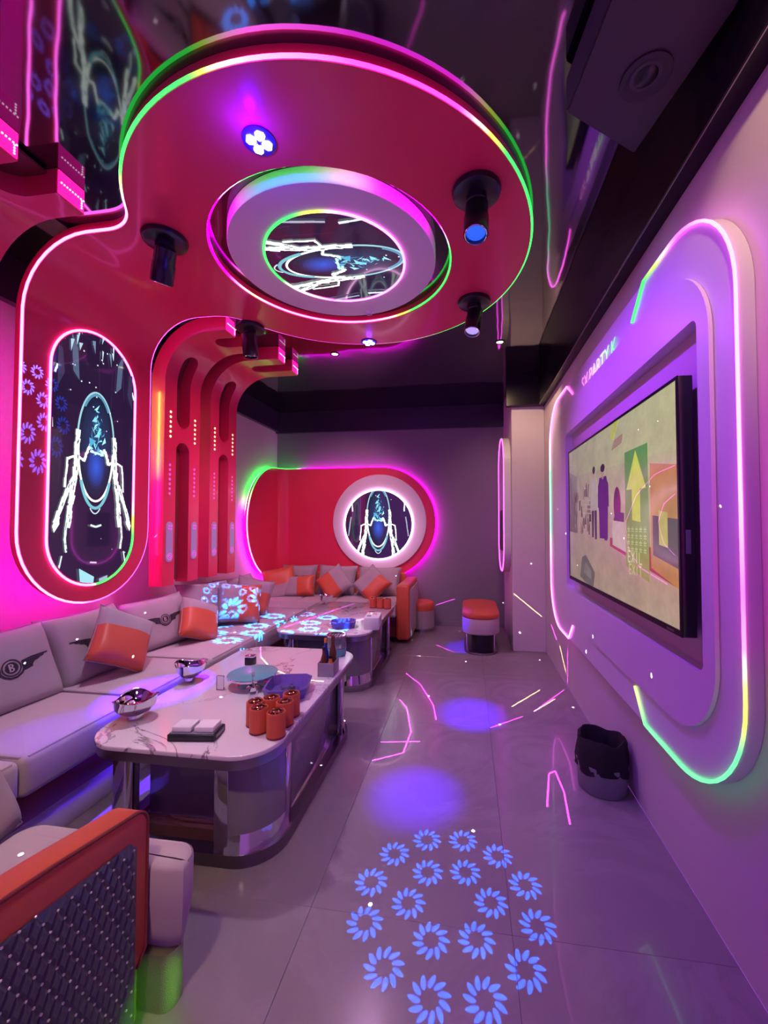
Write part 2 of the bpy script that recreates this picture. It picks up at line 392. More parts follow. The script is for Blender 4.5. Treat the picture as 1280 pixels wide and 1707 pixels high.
def tube(bm, path, r, n=6, closed=False, colfn=None, mi=0, flat=None):
    """sweep a round section along path; colfn(point, t) paints the Col attribute"""
    P = [Vector(p) for p in path]; N = len(P)
    lay = bm.verts.layers.float_color.get('Col') or (bm.verts.layers.float_color.new('Col') if colfn else None)
    rings = []; up = None
    for i, p in enumerate(P):
        a = P[i - 1] if (i > 0 or closed) else p; b2 = P[(i + 1) % N] if (i < N - 1 or closed) else p
        t = (b2 - a).normalized()
        if up is None:
            up = Vector((0, 0, 1)) if abs(t.z) < 0.9 else Vector((1, 0, 0))
        x = t.cross(up).normalized(); up = x.cross(t).normalized()
        ring = []
        for k in range(n):
            q = 2 * PI * k / n
            v = bm.verts.new(p + (x * math.cos(q) + up * math.sin(q)) * r)
            if colfn: v[lay] = (*colfn(p, i / max(1, N - 1)), 1)
            ring.append(v)
        rings.append(ring)
    M = N if closed else N - 1
    for i in range(M):
        a, b2 = rings[i], rings[(i + 1) % N]
        off = 0
        if closed and i == N - 1:   # match the frame at the seam
            off = min(range(n), key=lambda o: (a[0].co - b2[o].co).length)
        for k in range(n):
            bm.faces.new((a[k], a[(k + 1) % n], b2[(k + 1 + off) % n], b2[(k + off) % n])).material_index = mi
    if not closed:
        bm.faces.new(rings[0][::-1]).material_index = mi; bm.faces.new(rings[-1]).material_index = mi
    return bm

def ramp(stops, t):
    if t <= stops[0][0]: return stops[0][1]
    for (a, ca), (b2, cb) in zip(stops, stops[1:]):
        if t <= b2:
            k = (t - a) / max(1e-6, b2 - a); return tuple(x + (y - x) * k for x, y in zip(ca, cb))
    return stops[-1][1]

def led(name, path, r, stops, parent, closed=False, m=None, key=None):
    if not isinstance(stops, list): stops = [(0, stops)]
    f = (lambda p, t: ramp(stops, key(p))) if key else (lambda p, t: ramp(stops, t))
    return obj(name, tube(bmesh.new(), path, r, 6, closed, f), m or M_LED, parent, smooth=50)

def circ(cx, cy, r, n=48, a0=0, a1=2 * PI):
    full = abs(a1 - a0 - 2 * PI) < 1e-6
    return [(cx + r * math.cos(a0 + (a1 - a0) * i / (n if full else n - 1)), cy + r * math.sin(a0 + (a1 - a0) * i / (n if full else n - 1))) for i in range(n)]

def plate2d(outline, holes=(), cuts=()):
    """flat triangulated sheet with holes in (s, y), cut along s where it will be bent"""
    bm = bmesh.new()
    for lp in [outline, *holes]:
        vs = [bm.verts.new((s, y, 0)) for s, y in lp]
        for i in range(len(vs)): bm.edges.new((vs[i], vs[(i + 1) % len(vs)]))
    bmesh.ops.triangle_fill(bm, use_beauty=True, use_dissolve=False, edges=bm.edges[:])
    for c in cuts:
        bmesh.ops.bisect_plane(bm, geom=bm.verts[:] + bm.edges[:] + bm.faces[:], dist=1e-5, plane_co=(c, 0, 0), plane_no=(1, 0, 0))
    return bm

def thicken(bm, fn, t, mi_side=0):
    """front sheet at fn(s, y, 0), back sheet at fn(s, y, t), side walls between"""
    out = bmesh.new()
    bm.verts.ensure_lookup_table()
    fr = [out.verts.new(fn(v.co.x, v.co.y, 0)) for v in bm.verts]; bk = [out.verts.new(fn(v.co.x, v.co.y, t)) for v in bm.verts]
    for f in bm.faces:
        ix = [v.index for v in f.verts]
        out.faces.new([fr[i] for i in ix]); out.faces.new([bk[i] for i in ix[::-1]])
    for e in bm.edges:
        if len(e.link_faces) == 1:
            a, b2 = e.verts[0].index, e.verts[1].index
            out.faces.new((fr[a], fr[b2], bk[b2], bk[a])).material_index = mi_side
    bm.free(); return out

class Bend:
    """sheet that runs up a wall at x = xf, bends through a quarter circle and runs on below the ceiling at z = zb"""
    def __init__(s, xf, zb, r): s.xf, s.zb, s.r = xf, zb, r; s.s1 = zb - r; s.s2 = s.s1 + r * PI / 2
    def sx(s, x): return s.s2 + x - (s.xf + s.r)
    def __call__(s, q, y, w):
        if q <= s.s1: return (s.xf - w, y, q)
        if q <= s.s2:
            a = (q - s.s1) / s.r; R = s.r + w
            return (s.xf + s.r - R * math.cos(a), y, s.s1 + R * math.sin(a))
        return (s.xf + s.r + q - s.s2, y, s.zb + w)
    def cuts(s, n=12): return [s.s1 + (s.s2 - s.s1) * i / n for i in range(n + 1)]

# backlit print: layered flat shapes with their own glow, in a local frame (u right, v up, w out)
class Art:
    def __init__(s, clip=None): s.bm = bmesh.new(); s.lay = s.bm.verts.layers.float_color.new('Col'); s.w = 0.0; s.clip = clip
    def poly(s, pts, col, cols=None, step=True):
        s.w += 0.00003 if step else 0.0
        if s.clip: pts, cols = s.clip(pts, cols)
        if len(pts) < 3: return
        vs = []
        for i, (u, v) in enumerate(pts):
            x = s.bm.verts.new((u, v, s.w)); x[s.lay] = (*(cols[i] if cols else col), 1); vs.append(x)
        try: s.bm.faces.new(vs)
        except ValueError: pass
    def line(s, pts, wd, col):
        s.w += 0.00003
        for (a, b2), (c, d) in zip(pts, pts[1:]):
            L = math.hypot(c - a, d - b2) or 1e-6; nx, ny = -(d - b2) / L * wd / 2, (c - a) / L * wd / 2
            s.poly([(a + nx, b2 + ny), (a - nx, b2 - ny), (c - nx, d - ny), (c + nx, d + ny)], col, step=False)
    def ell(s, cx, cy, rx, ry, col, n=28): s.poly([(cx + rx * math.cos(2 * PI * i / n), cy + ry * math.sin(2 * PI * i / n)) for i in range(n)], col)
    def glow(s, cx, cy, rx, ry, c0, c1, n=28, k=5):
        for j in range(k):
            t = 1 - j / k; c = tuple(a + (b2 - a) * j / (k - 1) for a, b2 in zip(c0, c1))
            s.ell(cx, cy, rx * t, ry * t, c, n)
    def arc(s, cx, cy, rx, ry, a0, a1, wd, col, n=22):
        p = [(cx + rx * math.cos(a0 + (a1 - a0) * i / n), cy + ry * math.sin(a0 + (a1 - a0) * i / n)) for i in range(n + 1)]
        s.line(p, wd, col)

def clip_convex(shape):
    """clip polygons to a convex outline (anticlockwise)"""
    def f(pts, cols):
        P = list(zip(pts, cols or [None] * len(pts)))
        for (ax, ay), (bx, by) in zip(shape, shape[1:] + shape[:1]):
            out = []
            def side(p): return (bx - ax) * (p[1] - ay) - (by - ay) * (p[0] - ax)
            for i in range(len(P)):
                (p, cp), (q, cq) = P[i], P[(i + 1) % len(P)]
                sp_, sq = side(p), side(q)
                if sp_ >= 0: out.append((p, cp))
                if (sp_ >= 0) != (sq >= 0):
                    t = sp_ / (sp_ - sq)
                    out.append(((p[0] + (q[0] - p[0]) * t, p[1] + (q[1] - p[1]) * t), None if cp is None else tuple(a + (b2 - a) * t for a, b2 in zip(cp, cq))))
            P = out
            if not P: break
        return [p for p, c in P], ([c for p, c in P] if cols else None)
    return f

def figure_art(shape, k, ky, v0):
    """glowing oval with a crystal core, white struts left and right and arcs below; k and ky scale across and along, v0 shifts the oval's centre"""
    rnd = random.Random(5)
    A = Art(clip_convex(shape))
    W = (1.5, 1.75, 1.6); CY = (0.25, 0.95, 1.10); NAVY = (0.012, 0.012, 0.07)
    A.poly(shape, (0.022, 0.010, 0.040))
    def T(u, v): return (u * k, v0 + v * ky)
    for i in range(26):   # fine rain streaks
        u = rnd.uniform(-1.6, 1.6); v = rnd.uniform(-1.2, 1.8); A.line([T(u, v), T(u + rnd.uniform(-.06, .06), v + rnd.uniform(.3, .9))], 0.006 * k, (0.07, 0.04, 0.14))
    A.glow(0, v0 + 0.28 * ky, 0.50 * k, 1.05 * ky, (0.012, 0.02, 0.05), (0.02, 0.05, 0.16))
    A.arc(0, v0 + 0.28 * ky, 0.50 * k, 1.05 * ky, 0, PI, 0.045 * k, (0.40, 0.75, 0.85))
    A.arc(0, v0 + 0.28 * ky, 0.46 * k, 1.00 * ky, 0.25 * PI, 0.75 * PI, 0.06 * k, (0.12, 0.35, 0.55))
    A.arc(0, v0 + 0.10 * ky, 0.47 * k, 0.98 * ky, PI, 2 * PI, 0.050 * k, W)
    A.arc(0, v0 - 0.02 * ky, 0.44 * k, 1.00 * ky, 1.15 * PI, 1.85 * PI, 0.075 * k, (0.20, 0.62, 0.72))
    A.arc(0, v0 - 0.13 * ky, 0.30 * k, 1.00 * ky, 1.35 * PI, 1.65 * PI, 0.030 * k, (0.75, 0.95, 1.0))
    A.glow(0, v0 - 0.18 * ky, 0.28 * k, 0.46 * ky, (0.015, 0.025, 0.10), (0.03, 0.12, 0.75), k=7)
    for i in range(16):   # sparks above the core
        u, v = rnd.uniform(-.55, .55), rnd.uniform(0.8, 2.3)
        A.ell(*T(u, v), 0.020 * k, 0.020 * k, (1.0, 1.1, 1.3), 6)
    for i in range(46):   # crystal core
        v = rnd.uniform(0.10, 1.05); sp_ = 0.26 * (1.08 - v); u = rnd.uniform(-sp_, sp_)
        d = 0.11; p = [T(u + rnd.uniform(-d, d), v + rnd.uniform(-d, d)) for _ in range(3)]
        if (p[1][0] - p[0][0]) * (p[2][1] - p[0][1]) - (p[1][1] - p[0][1]) * (p[2][0] - p[0][0]) < 0: p = p[::-1]
        A.poly(p, rnd.choice([CY, (0.10, 0.50, 0.80), (0.55, 1.2, 1.25), (0.03, 0.15, 0.35), (0.30, 0.9, 1.0)]))
    for i in range(7): A.line([T(rnd.uniform(-.24, .24), 0.10 + rnd.uniform(-.05, .08)) for _ in range(2)], 0.05 * k, (0.7, 1.3, 1.3))
    for sg in (-1, 1):    # white struts, built of uneven shards
        def U(*pp): return [T(sg * u, v) for u, v in pp]
        def shard(q, col): p = U(*q); A.poly(p if sg > 0 else p[::-1], col)
        def limb(pts, wd, col, n=5, dark=True):
            for (u0, v0_), (u1, v1) in zip(pts, pts[1:]):
                L = math.hypot(u1 - u0, v1 - v0_); nx, ny = -(v1 - v0_) / L, (u1 - u0) / L
                for i in range(n):
                    a_, b_ = i / n - .04, (i + 1) / n + .06; w1, w2 = wd * rnd.uniform(.35, .6), wd * rnd.uniform(.3, .6); sh = rnd.uniform(-.2, .2) * wd
                    A.line(U((u0 + (u1 - u0) * a_ + nx * sh, v0_ + (v1 - v0_) * a_ + ny * sh), (u0 + (u1 - u0) * b_, v0_ + (v1 - v0_) * b_)), (w1 + w2) * k, col)
                if dark:
                    for i in range(max(1, n // 2)):
                        a_ = rnd.uniform(.1, .8); o_ = rnd.uniform(-.25, .25) * wd
                        A.line(U((u0 + (u1 - u0) * a_ + nx * o_, v0_ + (v1 - v0_) * a_ + ny * o_), (u0 + (u1 - u0) * (a_ + .16) + nx * o_, v0_ + (v1 - v0_) * (a_ + .16) + ny * o_)), wd * .22 * k, (.10, .12, .16))
        limb([(.20, .20), (.27, .06), (.33, -.10), (.46, -.04)], .07, W, 3, False)
        limb([(.49, .48), (.52, .14)], .13, W, 4)
        limb([(.52, .12), (.54, -.36)], .14, W, 5)
        limb([(.54, -.34), (.64, -.92), (.70, -1.38)], .12, W, 5)
        limb([(.58, -.04), (.74, -.10), (.79, -.62)], .05, W, 4, False)
        limb([(.60, -.46), (.80, -.86), (.99, -1.30)], .10, (1.2, 1.45, 1.35), 5)
        shard([(.92, -1.10), (1.06, -1.38), (1.02, -1.50), (.90, -1.34)], W)
        limb([(.72, -1.20), (.77, -1.62), (.73, -1.86)], .06, (.9, 1.1, 1.0), 4)
        limb([(.84, -1.95), (.95, -2.45)], .045, (.8, .95, .95), 3, False)
        limb([(1.16, .85), (1.13, .45)], .06, (.9, 1.0, 1.0), 3, False); limb([(1.20, .2), (1.30, -.45)], .05, (.45, .48, .62), 4, False)
        limb([(1.02, 1.6), (1.08, 1.45)], .05, (.8, 1.0, 1.0), 2, False)
        shard([(.55, 2.05), (.72, 2.35), (.66, 1.6), (.50, 1.45)], (.10, .14, .24))
        shard([(.92, 1.95), (1.02, 1.98), (1.02, 1.2), (.86, 1.5)], (.05, .04, .10))
        for i in range(8):
            u, v = rnd.uniform(.02, .9), rnd.uniform(2.2, 2.65); shard([(u, v), (u + rnd.uniform(.04, .10), v - .02), (u + rnd.uniform(.0, .08), v - rnd.uniform(.15, .3))], rnd.choice([(.5, .75, .9), (.2, .3, .45), (.8, 1.0, 1.1)]))
        for i in range(7): A.ell(*T(sg * rnd.uniform(.0, 1.2), rnd.uniform(-2.4, 1.9)), .018 * k, .018 * k, (.8, .85, 1.1), 6)
    A.line([T(-.15, -1.36), T(0, -1.40), T(.15, -1.36)], 0.05 * k, (0.9, 1.0, 1.0))
    A.poly([T(-.10, -2.95), T(-.02, -2.40), T(-.42, -2.20), T(-.34, -2.90)], (0.42, 0.85, 0.95)); A.poly([T(.10, -2.75), T(.32, -2.65), T(.36, -2.4), T(.12, -2.45)], (0.42, 0.55, 0.70))
    A.line([T(-.14, -2.1), T(.04, -2.12)], 0.04 * k, (0.8, 0.7, 0.9))
    return A.bm

def art_obj(name, bm, origin, ux, vx, parent):
    U, V = Vector(ux), Vector(vx); Wn = U.cross(V); O = Vector(origin)
    for v in bm.verts: v.co = O + U * v.co.x + V * v.co.y + Wn * v.co.z
    return obj(name, bm, M_ART, parent)

# ------------------------------------------------------------------ the room
XL, XR, YB, YF, ZC = -2.58, 0.785, 5.26, -1.30, 2.81
def struct(name, bm, m, parent=None, smooth=None):
    o = obj(name, bm, m, parent, smooth)
    if parent is None: o['kind'] = 'structure'
    return o
floor = struct('floor', B(XL, XR, YF, YB, -0.06, -0.004), M_GROUT)
tw, tl = 0.665, 1.33
xs = [-2.525 - tw + tw * i for i in range(7)]; ys = [YF + tl * i for i in range(6)]
for x in xs:
    for y in ys:
        x0, x1, y0, y1 = max(x, XL) + .0007, min(x + tw, XR) - .0007, y + .0003, min(y + tl, YB) - .0003
        if x1 - x0 < .02 or y1 - y0 < .02: continue
        cx, cy = (x0 + x1) / 2, (y0 + y1) / 2
        t = obj('floor_tile', B(x0 - cx, x1 - cx, y0 - cy, y1 - cy, -.006, 0.0, bev=.0006, seg=1), M_TILE, floor)
        t.location = (cx, cy, 0)
struct('wall_left', B(XL - .1, XL, YF, YB, 0, ZC), M_WALL)
struct('wall_back', B(XL - .1, XR + .1, YB, YB + .1, 0, ZC), M_GREYWALL)
struct('wall_right', B(XR, XR + .1, YF, YB, 0, ZC), M_WALL)
struct('ceiling', B(XL - .1, XR + .1, YF - .1, YB + .1, ZC, ZC + .06), M_FILM)
struct('wall_pillar', B(0.455, XR, 4.31, YB, 0, ZC, bev=.006), M_WALL)
struct('trim_1', B(XL, 0.455, YB - .05, YB, 2.53, ZC), M_CORNICE)
struct('trim_2', B(XL, XL + .05, YF, YB - .05, 2.55, ZC), M_CORNICE)
struct('trim_3', B(0.725, XR, YF, 4.22, 2.505, ZC), M_SOFFIT)
struct('trim_4', B(0.722, 0.7255, YF, 4.22, 2.502, 2.512), M_STEEL)  # added pale lip, stands in for the lit lower edge of the soffit
bm = bmesh.new()     # cornice round the pillar's head, cut off slantwise
prism(bm, [(0.40, 4.24), (XR, 4.22), (XR, 4.31), (0.40, 4.31)], 2.505, ZC)
struct('trim_5', bm, M_SOFFIT)
struct('baseboard_back', B(-0.6, 0.455, YB - .012, YB, 0, .06, bev=.002), M_GREYWALL)

# ------------------------------------------------------------------ orange canopy: runs up the left wall, bends, ends in the ceiling ring
CX, CY, CR = -0.69, 2.177, 1.016
bc = Bend(-2.24, 2.755, 0.36)
HW, BY = 0.420, 2.175
hole_c, hole_r = (-0.735, 2.19), 0.655
def canopy_outline(ins=0.0):
    """in (s, y); right angle arcs: bottom half circle, straight sides, fillets, ring"""
    hw, R, rf = HW - ins, CR - ins, 0.25 + ins
    c = bc.sx(CX); pts = []
    zc = 0.836 + HW
    for i in range(25):                       # bottom half circle from left (low y) to right
        a = PI + PI * i / 24.0
        pts.append((zc + hw * math.sin(a), BY + hw * math.cos(a)))
    yr = BY + hw + rf; dx = math.sqrt((R + rf) ** 2 - (yr - CY) ** 2); sr = c - dx    # far fillet
    a_end = math.atan2(CY - yr, c - sr)
    for i in range(13):
        a = -PI / 2 + (a_end + PI / 2) * i / 12.0; pts.append((sr + rf * math.cos(a), yr + rf * math.sin(a)))
    a0 = math.atan2(yr - CY, sr - c)
    yl = BY - hw - rf; dxl = math.sqrt((R + rf) ** 2 - (yl - CY) ** 2); sl = c - dxl
    a1 = math.atan2(yl - CY, sl - c) 
    for i in range(1, 96):                    # ring, clockwise over the far, right and near sides
        a = a0 + (a1 - a0) * i / 96.0; pts.append((c + R * math.cos(a), CY + R * math.sin(a)))
    b0 = math.atan2(CY - yl, c - sl)
    for i in range(13):
        a = b0 + (PI / 2 - b0) * i / 12.0; pts.append((sl + rf * math.cos(a), yl + rf * math.sin(a)))
    return pts
out = canopy_outline()
cap_r, cap_z0, cap_z1 = 0.285, 0.933, 2.458
hole = [(bc.sx(x), y) for x, y in circ(hole_c[0], hole_c[1], hole_r, 72)]
canopy = empty('ceiling_canopy', (-2.24, 2.175, 0.836), label='huge orange lacquer panel curving from left wall up into a ceiling ring', cat='wall panel')
def put(o, parent):
    """keep world placement under a parent that sits at its own base"""
    o.parent = parent; o.matrix_parent_inverse = Matrix.Identity(4)
    o.location = Vector(o.location) - Vector(parent.location); return o
put(obj('panel_shell', thicken(plate2d(out, [hole], bc.cuts(14)), bc, 0.054), M_ORANGE, smooth=35), canopy)
def along(pts, fn, w, seg=0.06):
    """resample so that a strip follows the bend"""
    res = []
    n = len(pts)
    for i in range(n):
        (a, b2), (c, d) = pts[i], pts[(i + 1) % n]
        k = max(1, int(math.hypot(c - a, d - b2) / seg))
        for j in range(k): res.append(fn(a + (c - a) * j / k, b2 + (d - b2) * j / k, w))
    return res
WHT = (1.5, 0.18, 1.25)
def canopy_key(p):
    if p.x < -1.60: return -1000 if p.y < 2.17 else 500
    return math.degrees(math.atan2(p.y - CY, p.x - CX))
c_stops = [(-1000, WHT), (-150, WHT), (-142, (.6, .4, .2)), (-135, GRN), (-102, GRN), (-97, YEL), (-90, WHT), (-70, (1.0, .03, .9)), (-48, (1.0, .03, .9)), (-41, YEL), (-34, GRN), (60, GRN), (100, PNK), (500, PNK)]
put(led('led_strip', along(canopy_outline(-0.0045), bc, 0.008), 0.0062, c_stops, None, closed=True, key=canopy_key), canopy)
put(led('backlight_strip', [bc(s, y, 0.075) for s, y in canopy_outline(0.05)[:25]] , 0.006, [(0, MAG)], None, m=M_LEDB), canopy)
put(led('backlight_strip', [bc(s, BY - HW + .03, 0.075) for s in (1.27, 1.5, 1.8, 2.1, 2.35)], 0.006, [(0, MAG)], None, m=M_LEDB), canopy)
put(led('backlight_strip', [bc(s, BY + HW - .03, 0.075) for s in (1.27, 1.45, 1.65, 1.9)], 0.005, [(0, MAG)], None, m=M_LEDB), canopy)
h_stops = [(-180, (1.2, .3, 1.0)), (-150, PNK), (0, GRN), (55, GRN), (66, YEL), (80, WHT), (150, WHT), (160, YEL), (172, WHT), (180, (1.2, .3, 1.0))]
n_stops = [(-180, MAG), (-125, MAG), (-108, GRN), (-80, GRN), (-64, (1.0, .5, .9)), (-55, MAG), (-20, MAG), (-5, GRN), (55, GRN), (66, YEL), (80, WHT), (150, WHT), (160, YEL), (172, WHT), (180, MAG)]
hk = lambda p: math.degrees(math.atan2(p.y - hole_c[1], p.x - hole_c[0]))
def hole_arc(a0, a1, n): return [(x, y, 2.766) for x, y in circ(hole_c[0], hole_c[1], hole_r - .004, n, math.radians(a0), math.radians(a1))]
put(led('hole_led_strip', hole_arc(-18, 198, 60), 0.0055, n_stops, None, key=hk), canopy)
put(led('hole_led_strip', hole_arc(-162, -18, 44), 0.0055, n_stops, None, key=hk, m=emi_attr('led_strip_near', 16.0)), canopy)
# capsule print on the upright part
cap = [(y - BY, z) for y, z in circ(BY, cap_z0 + cap_r, cap_r - .012, 28, PI, 2 * PI)] + [(y - BY, z) for y, z in circ(BY, cap_z1 - cap_r, cap_r - .012, 28, 0, PI)]
vc = 1.70
cap_l = [(u, z - vc) for u, z in cap]
def bend_art(bm):
    """lay the print on the sheet so that its top follows the bend"""
    for c in bc.cuts(8):
        bmesh.ops.bisect_plane(bm, geom=bm.verts[:] + bm.edges[:] + bm.faces[:], dist=1e-6, plane_co=(0, c - vc, 0), plane_no=(0, 1, 0))
    for v in bm.verts: v.co = Vector(bc(v.co.y + vc, BY + v.co.x, -0.0035 - v.co.z))
    return bm
put(obj('backlit_print', bend_art(figure_art(cap_l, 0.245, 0.30, 0.0)), M_ART), canopy)
cpath = [(z, BY + u) for u, z in [(y - BY, z) for y, z in circ(BY, cap_z0 + cap_r, cap_r, 28, PI, 2 * PI)] + [(y - BY, z) for y, z in circ(BY, cap_z1 - cap_r, cap_r, 28, 0, PI)]]
def ck(p): return p.z if p.y > BY else 100
put(led('capsule_led_strip', along(cpath, bc, -0.004), 0.0065, [(0.93, GRN), (1.22, GRN), (1.36, YEL), (1.45, WHT), (100, WHT)], None, closed=True, key=ck), canopy)

# hanging drum inside the ring
dc = (-0.72, 2.15)
drum = empty('drum_light', (dc[0], dc[1], 2.74), label='white round drum with glowing picture hanging inside the ceiling ring', cat='ceiling light')
DR = 0.555
put(obj('drum_body', lathe(bmesh.new(), [(DR, 2.808), (DR, 2.742), (DR - .003, 2.738), (0.0, 2.738)], 72, dc[0], dc[1]), M_WHITE, smooth=40), drum)
mr = 0.372
dsh = [(u, v) for u, v in circ(0, 0, mr, 48)]
pr_ = art_obj('backlit_print', figure_art(dsh, 0.262, 0.30, -0.02), (dc[0] + .01, dc[1] - .02, 2.7365), (0, 1, 0), (1, 0, 0), None)
put(pr_, drum)
d_stops = [(-180, GRN), (-100, GRN), (-90, YEL), (-80, YEL), (-70, WHT), (120, WHT), (150, (1.1, .8, .8)), (165, GRN), (180, GRN)]
put(led('drum_led_ring', [(x, y, 2.735) for x, y in circ(dc[0] + .01, dc[1] - .02, mr + .004, 72)], 0.0062, d_stops, None, closed=True, key=lambda p: math.degrees(math.atan2(p.y - dc[1], p.x - dc[0]))), drum)

# ------------------------------------------------------------------ arch units: two legs up the wall, over the bend and out below the ceiling
ba = Bend(-2.20, 2.70, 0.34)
LEG, GAP = 0.125, 0.150
def make_arch(y0, xend, label):
    W = 2 * LEG + GAP; z0 = 0.84
    t = empty('arch_column', (-2.20, y0, z0), label=label, cat='wall panel', group='orange double arch columns on the left wall')
    se = ba.sx(xend); ya, yb = y0 + LEG, y0 + LEG + GAP; ym = (ya + yb) / 2; r = GAP / 2
    low = [(1.93 - r + r * math.cos(a), ym - r * math.sin(a)) for a in [-PI / 2 + PI * i / 12 for i in range(13)]]
    lowp = [(z0, yb)] + low[::1] + [(z0, ya)]
    arm = [(2.83 + r - r * math.cos(a), ym - r * math.sin(a)) for a in [PI / 2 - PI * i / 12 for i in range(13)]]
    outl = [(z0, y0), (se, y0), (se, ya)] + arm + [(se, yb), (se, y0 + W), (z0, y0 + W)] + lowp
    s0, s1 = 2.045, 2.62
    slot = [(s1 - r + r * math.cos(a), ym + r * math.sin(a)) for a in [-PI / 2 + PI * i / 12 for i in range(13)]] + [(s0 + r - r * math.cos(a), ym - r * math.sin(a)) for a in [-PI / 2 + PI * i / 12 for i in range(13)]]
    put(obj('arch_body', thicken(plate2d(outl, [slot], ba.cuts(12)), ba, 0.108), M_ORANGE, smooth=35), t)
    put(obj('back_board', thicken(plate2d([(z0 + .02, y0 + .02), (se - .05, y0 + .02), (se - .05, y0 + W - .02), (z0 + .02, y0 + W - .02)], [], ba.cuts(12)), lambda s_, y, w: ba(s_, y, 0.088 + w), 0.012), M_SOFABASE, smooth=35), t)
    for k, yl in enumerate((y0, yb)):
        yc = yl + LEG / 2
        for zt, zb_, n, m in ((2.14, 1.955, 6, M_DOTY), (1.74, 1.525, 7, M_DOTP)):
            for i in range(n):
                z = zt + (zb_ - zt) * i / (n - 1)
                d = lathe(bmesh.new(), [(0, 0.003), (0.008, 0.003), (0.0105, 0.0), (0.0105, -0.002)], 10)
                o = obj('dot_light', d, m); o.rotation_euler = (0, PI / 2, 0); o.location = (-2.199, yc, z); put(o, t)
        pl = rslab(bmesh.new(), -.033, .033, -.15, .15, 0, .008, .032, bev=.002)
        o = obj('badge_plate', pl, M_PLATE); o.matrix_world = Matrix(((0, 0, 1, -2.199), (1, 0, 0, yc), (0, 1, 0, 1.165), (0, 0, 0, 1)))
        o.parent = t; o.location = Vector((-2.199, yc, 1.165)) - Vector(t.location)
        rg = bmesh.new()
        for rr in (.024, .011): tube(rg, [(x, y, .0095) for x, y in circ(0, -.108, rr, 20)], .0022, 4, True)
        obj('badge_ring', rg, M_BADGE, o)
        sw = bmesh.new(); A = sw
        for q in range(4):
            a = q * PI / 2 + .3; prism(A, [(0.024 * math.cos(a + d_) * f_, .108 + .024 * math.sin(a + d_) * f_) for d_, f_ in ((0, 1), (.9, .9), (.5, .25))], .008, .011)
        obj('badge_swirl', sw, M_BADGE, o)
        e = obj('end_panel', B(xend - .001, xend + .006, yl + .004, yl + LEG - .004, 2.704, 2.806, bev=.002), M_END); put(e, t)
        db = bmesh.new()
        for i in range(9): box(db, xend + .0065, xend + .0095, yl + .012 + i * .0125, yl + .017 + i * .0125, 2.752, 2.757)
        for i in range(4): box(db, xend + .0065, xend + .0095, yl + .104, yl + .109, 2.712 + i * .011, 2.717 + i * .011)
        dd = obj('led_dots', db, M_ENDDOT); dd.parent = e; dd.location = (0, 0, 0)
    return t
M_DOTY = emi('warm_dot_lamp', (1.0, 0.75, 0.42), 1.6)
M_DOTP = emi('magenta_dot_lamp', (0.90, 0.10, 0.62), 0.9)
M_PLATE = emi('lit_badge_plate', (0.62, 0.30, 0.72), 0.32)
M_BADGE = emi('lit_badge_mark', (0.95, 0.10, 0.85), 0.85)
M_END = emi('magenta_lit_acrylic', (1.0, 0.015, 0.42), 1.15)
M_ENDDOT = emi('white_led', (1.0, 0.75, 1.0), 2.5)
a1 = make_arch(2.69, -1.725, 'orange double arch column right beside the big capsule panel')
a2 = make_arch(3.23, -1.584, 'orange double arch column furthest from the camera on left wall')
a3 = make_arch(1.18, -1.715, 'orange arch column at left edge, only its glowing arm ends showing')
# green and pink strip that lights the near side of the first column from the wall
put(led('side_backlight', [(-2.315, 2.606, z) for z in (1.06, 1.3, 1.62, 1.75, 2.0, 2.3)], 0.006, [(0, (1.0, .02, .16)), (0.45, (1.0, .02, .16)), (0.6, (.35, .8, .1)), (1, (.3, .9, .15))], None, m=M_LEDB), a1)

# ------------------------------------------------------------------ orange panel round the back-left corner
bp_ = empty('wall_cladding', (-2.50, 5.0, 0.62), label='orange wall panel wrapping the back corner behind the far sofa', cat='wall panel')
PR, pzc, pxc, pyl = 0.715, 1.315, -1.115, 5.08
rc = 0.14; Yp, Xp = 5.17, -2.49
l1 = (Yp - rc) - (pyl)                 # straight on the left wall after the end's centre
tot0 = 0.0
def corner_map(q, z, w):
    """q runs from the left end's centre along the left wall, round the inner corner, along the back wall"""
    if q <= l1: return (Xp - w, pyl + q, z)
    arc = rc * PI / 2
    if q <= l1 + arc:
        a = (q - l1) / rc; R = rc + w
        return (Xp + rc - R * math.cos(a), Yp - rc + R * math.sin(a), z)
    return (Xp + rc + (q - l1 - arc), Yp + w, z)
qr = l1 + rc * PI / 2 + (pxc - (Xp + rc))
def stadium(ins=0):
    R = PR - ins
    return [(qr + R * math.cos(a), pzc + R * math.sin(a)) for a in [-PI / 2 + PI * i / 32 for i in range(33)]] + [(R * math.cos(a), pzc + R * math.sin(a)) for a in [PI / 2 + PI * i / 32 for i in range(33)]]
ccuts = [l1 + rc * PI / 2 * i / 8 for i in range(9)]
put(obj('panel_shell', thicken(plate2d(stadium(), [], ccuts), corner_map, 0.04), M_ORANGE, smooth=35), bp_)
def kp(p):
    if p.x > -2.2: return 10 + p.z
    return p.z
p_stops = [(0, WHT), (1.45, WHT), (1.6, (.3, .6, .2)), (1.75, GRN), (2.1, GRN), (2.5, MAG), (11.9, MAG), (12.05, MAG)]
put(led('led_strip', along(stadium(-.004), corner_map, 0.01, .08), 0.007, p_stops, None, closed=True, key=kp), bp_)
put(led('backlight_strip', along(stadium(.012), corner_map, 0.052, .10), 0.005, [(0, MAG), (1.45, MAG), (1.62, GRN), (2.1, GRN), (2.5, MAG), (12, MAG)], None, closed=True, key=kp, m=M_LEDB), bp_)
ringc = (-1.125, 1.322)
bm = bmesh.new()
prism_pts = circ(0, 0, 0.612, 64)
lathe(bm, [(0, .0), (0.612, .0), (0.612, .034), (0.608, .038), (0.46, .038), (0.455, .034), (0, .034)], 64, cap=False)
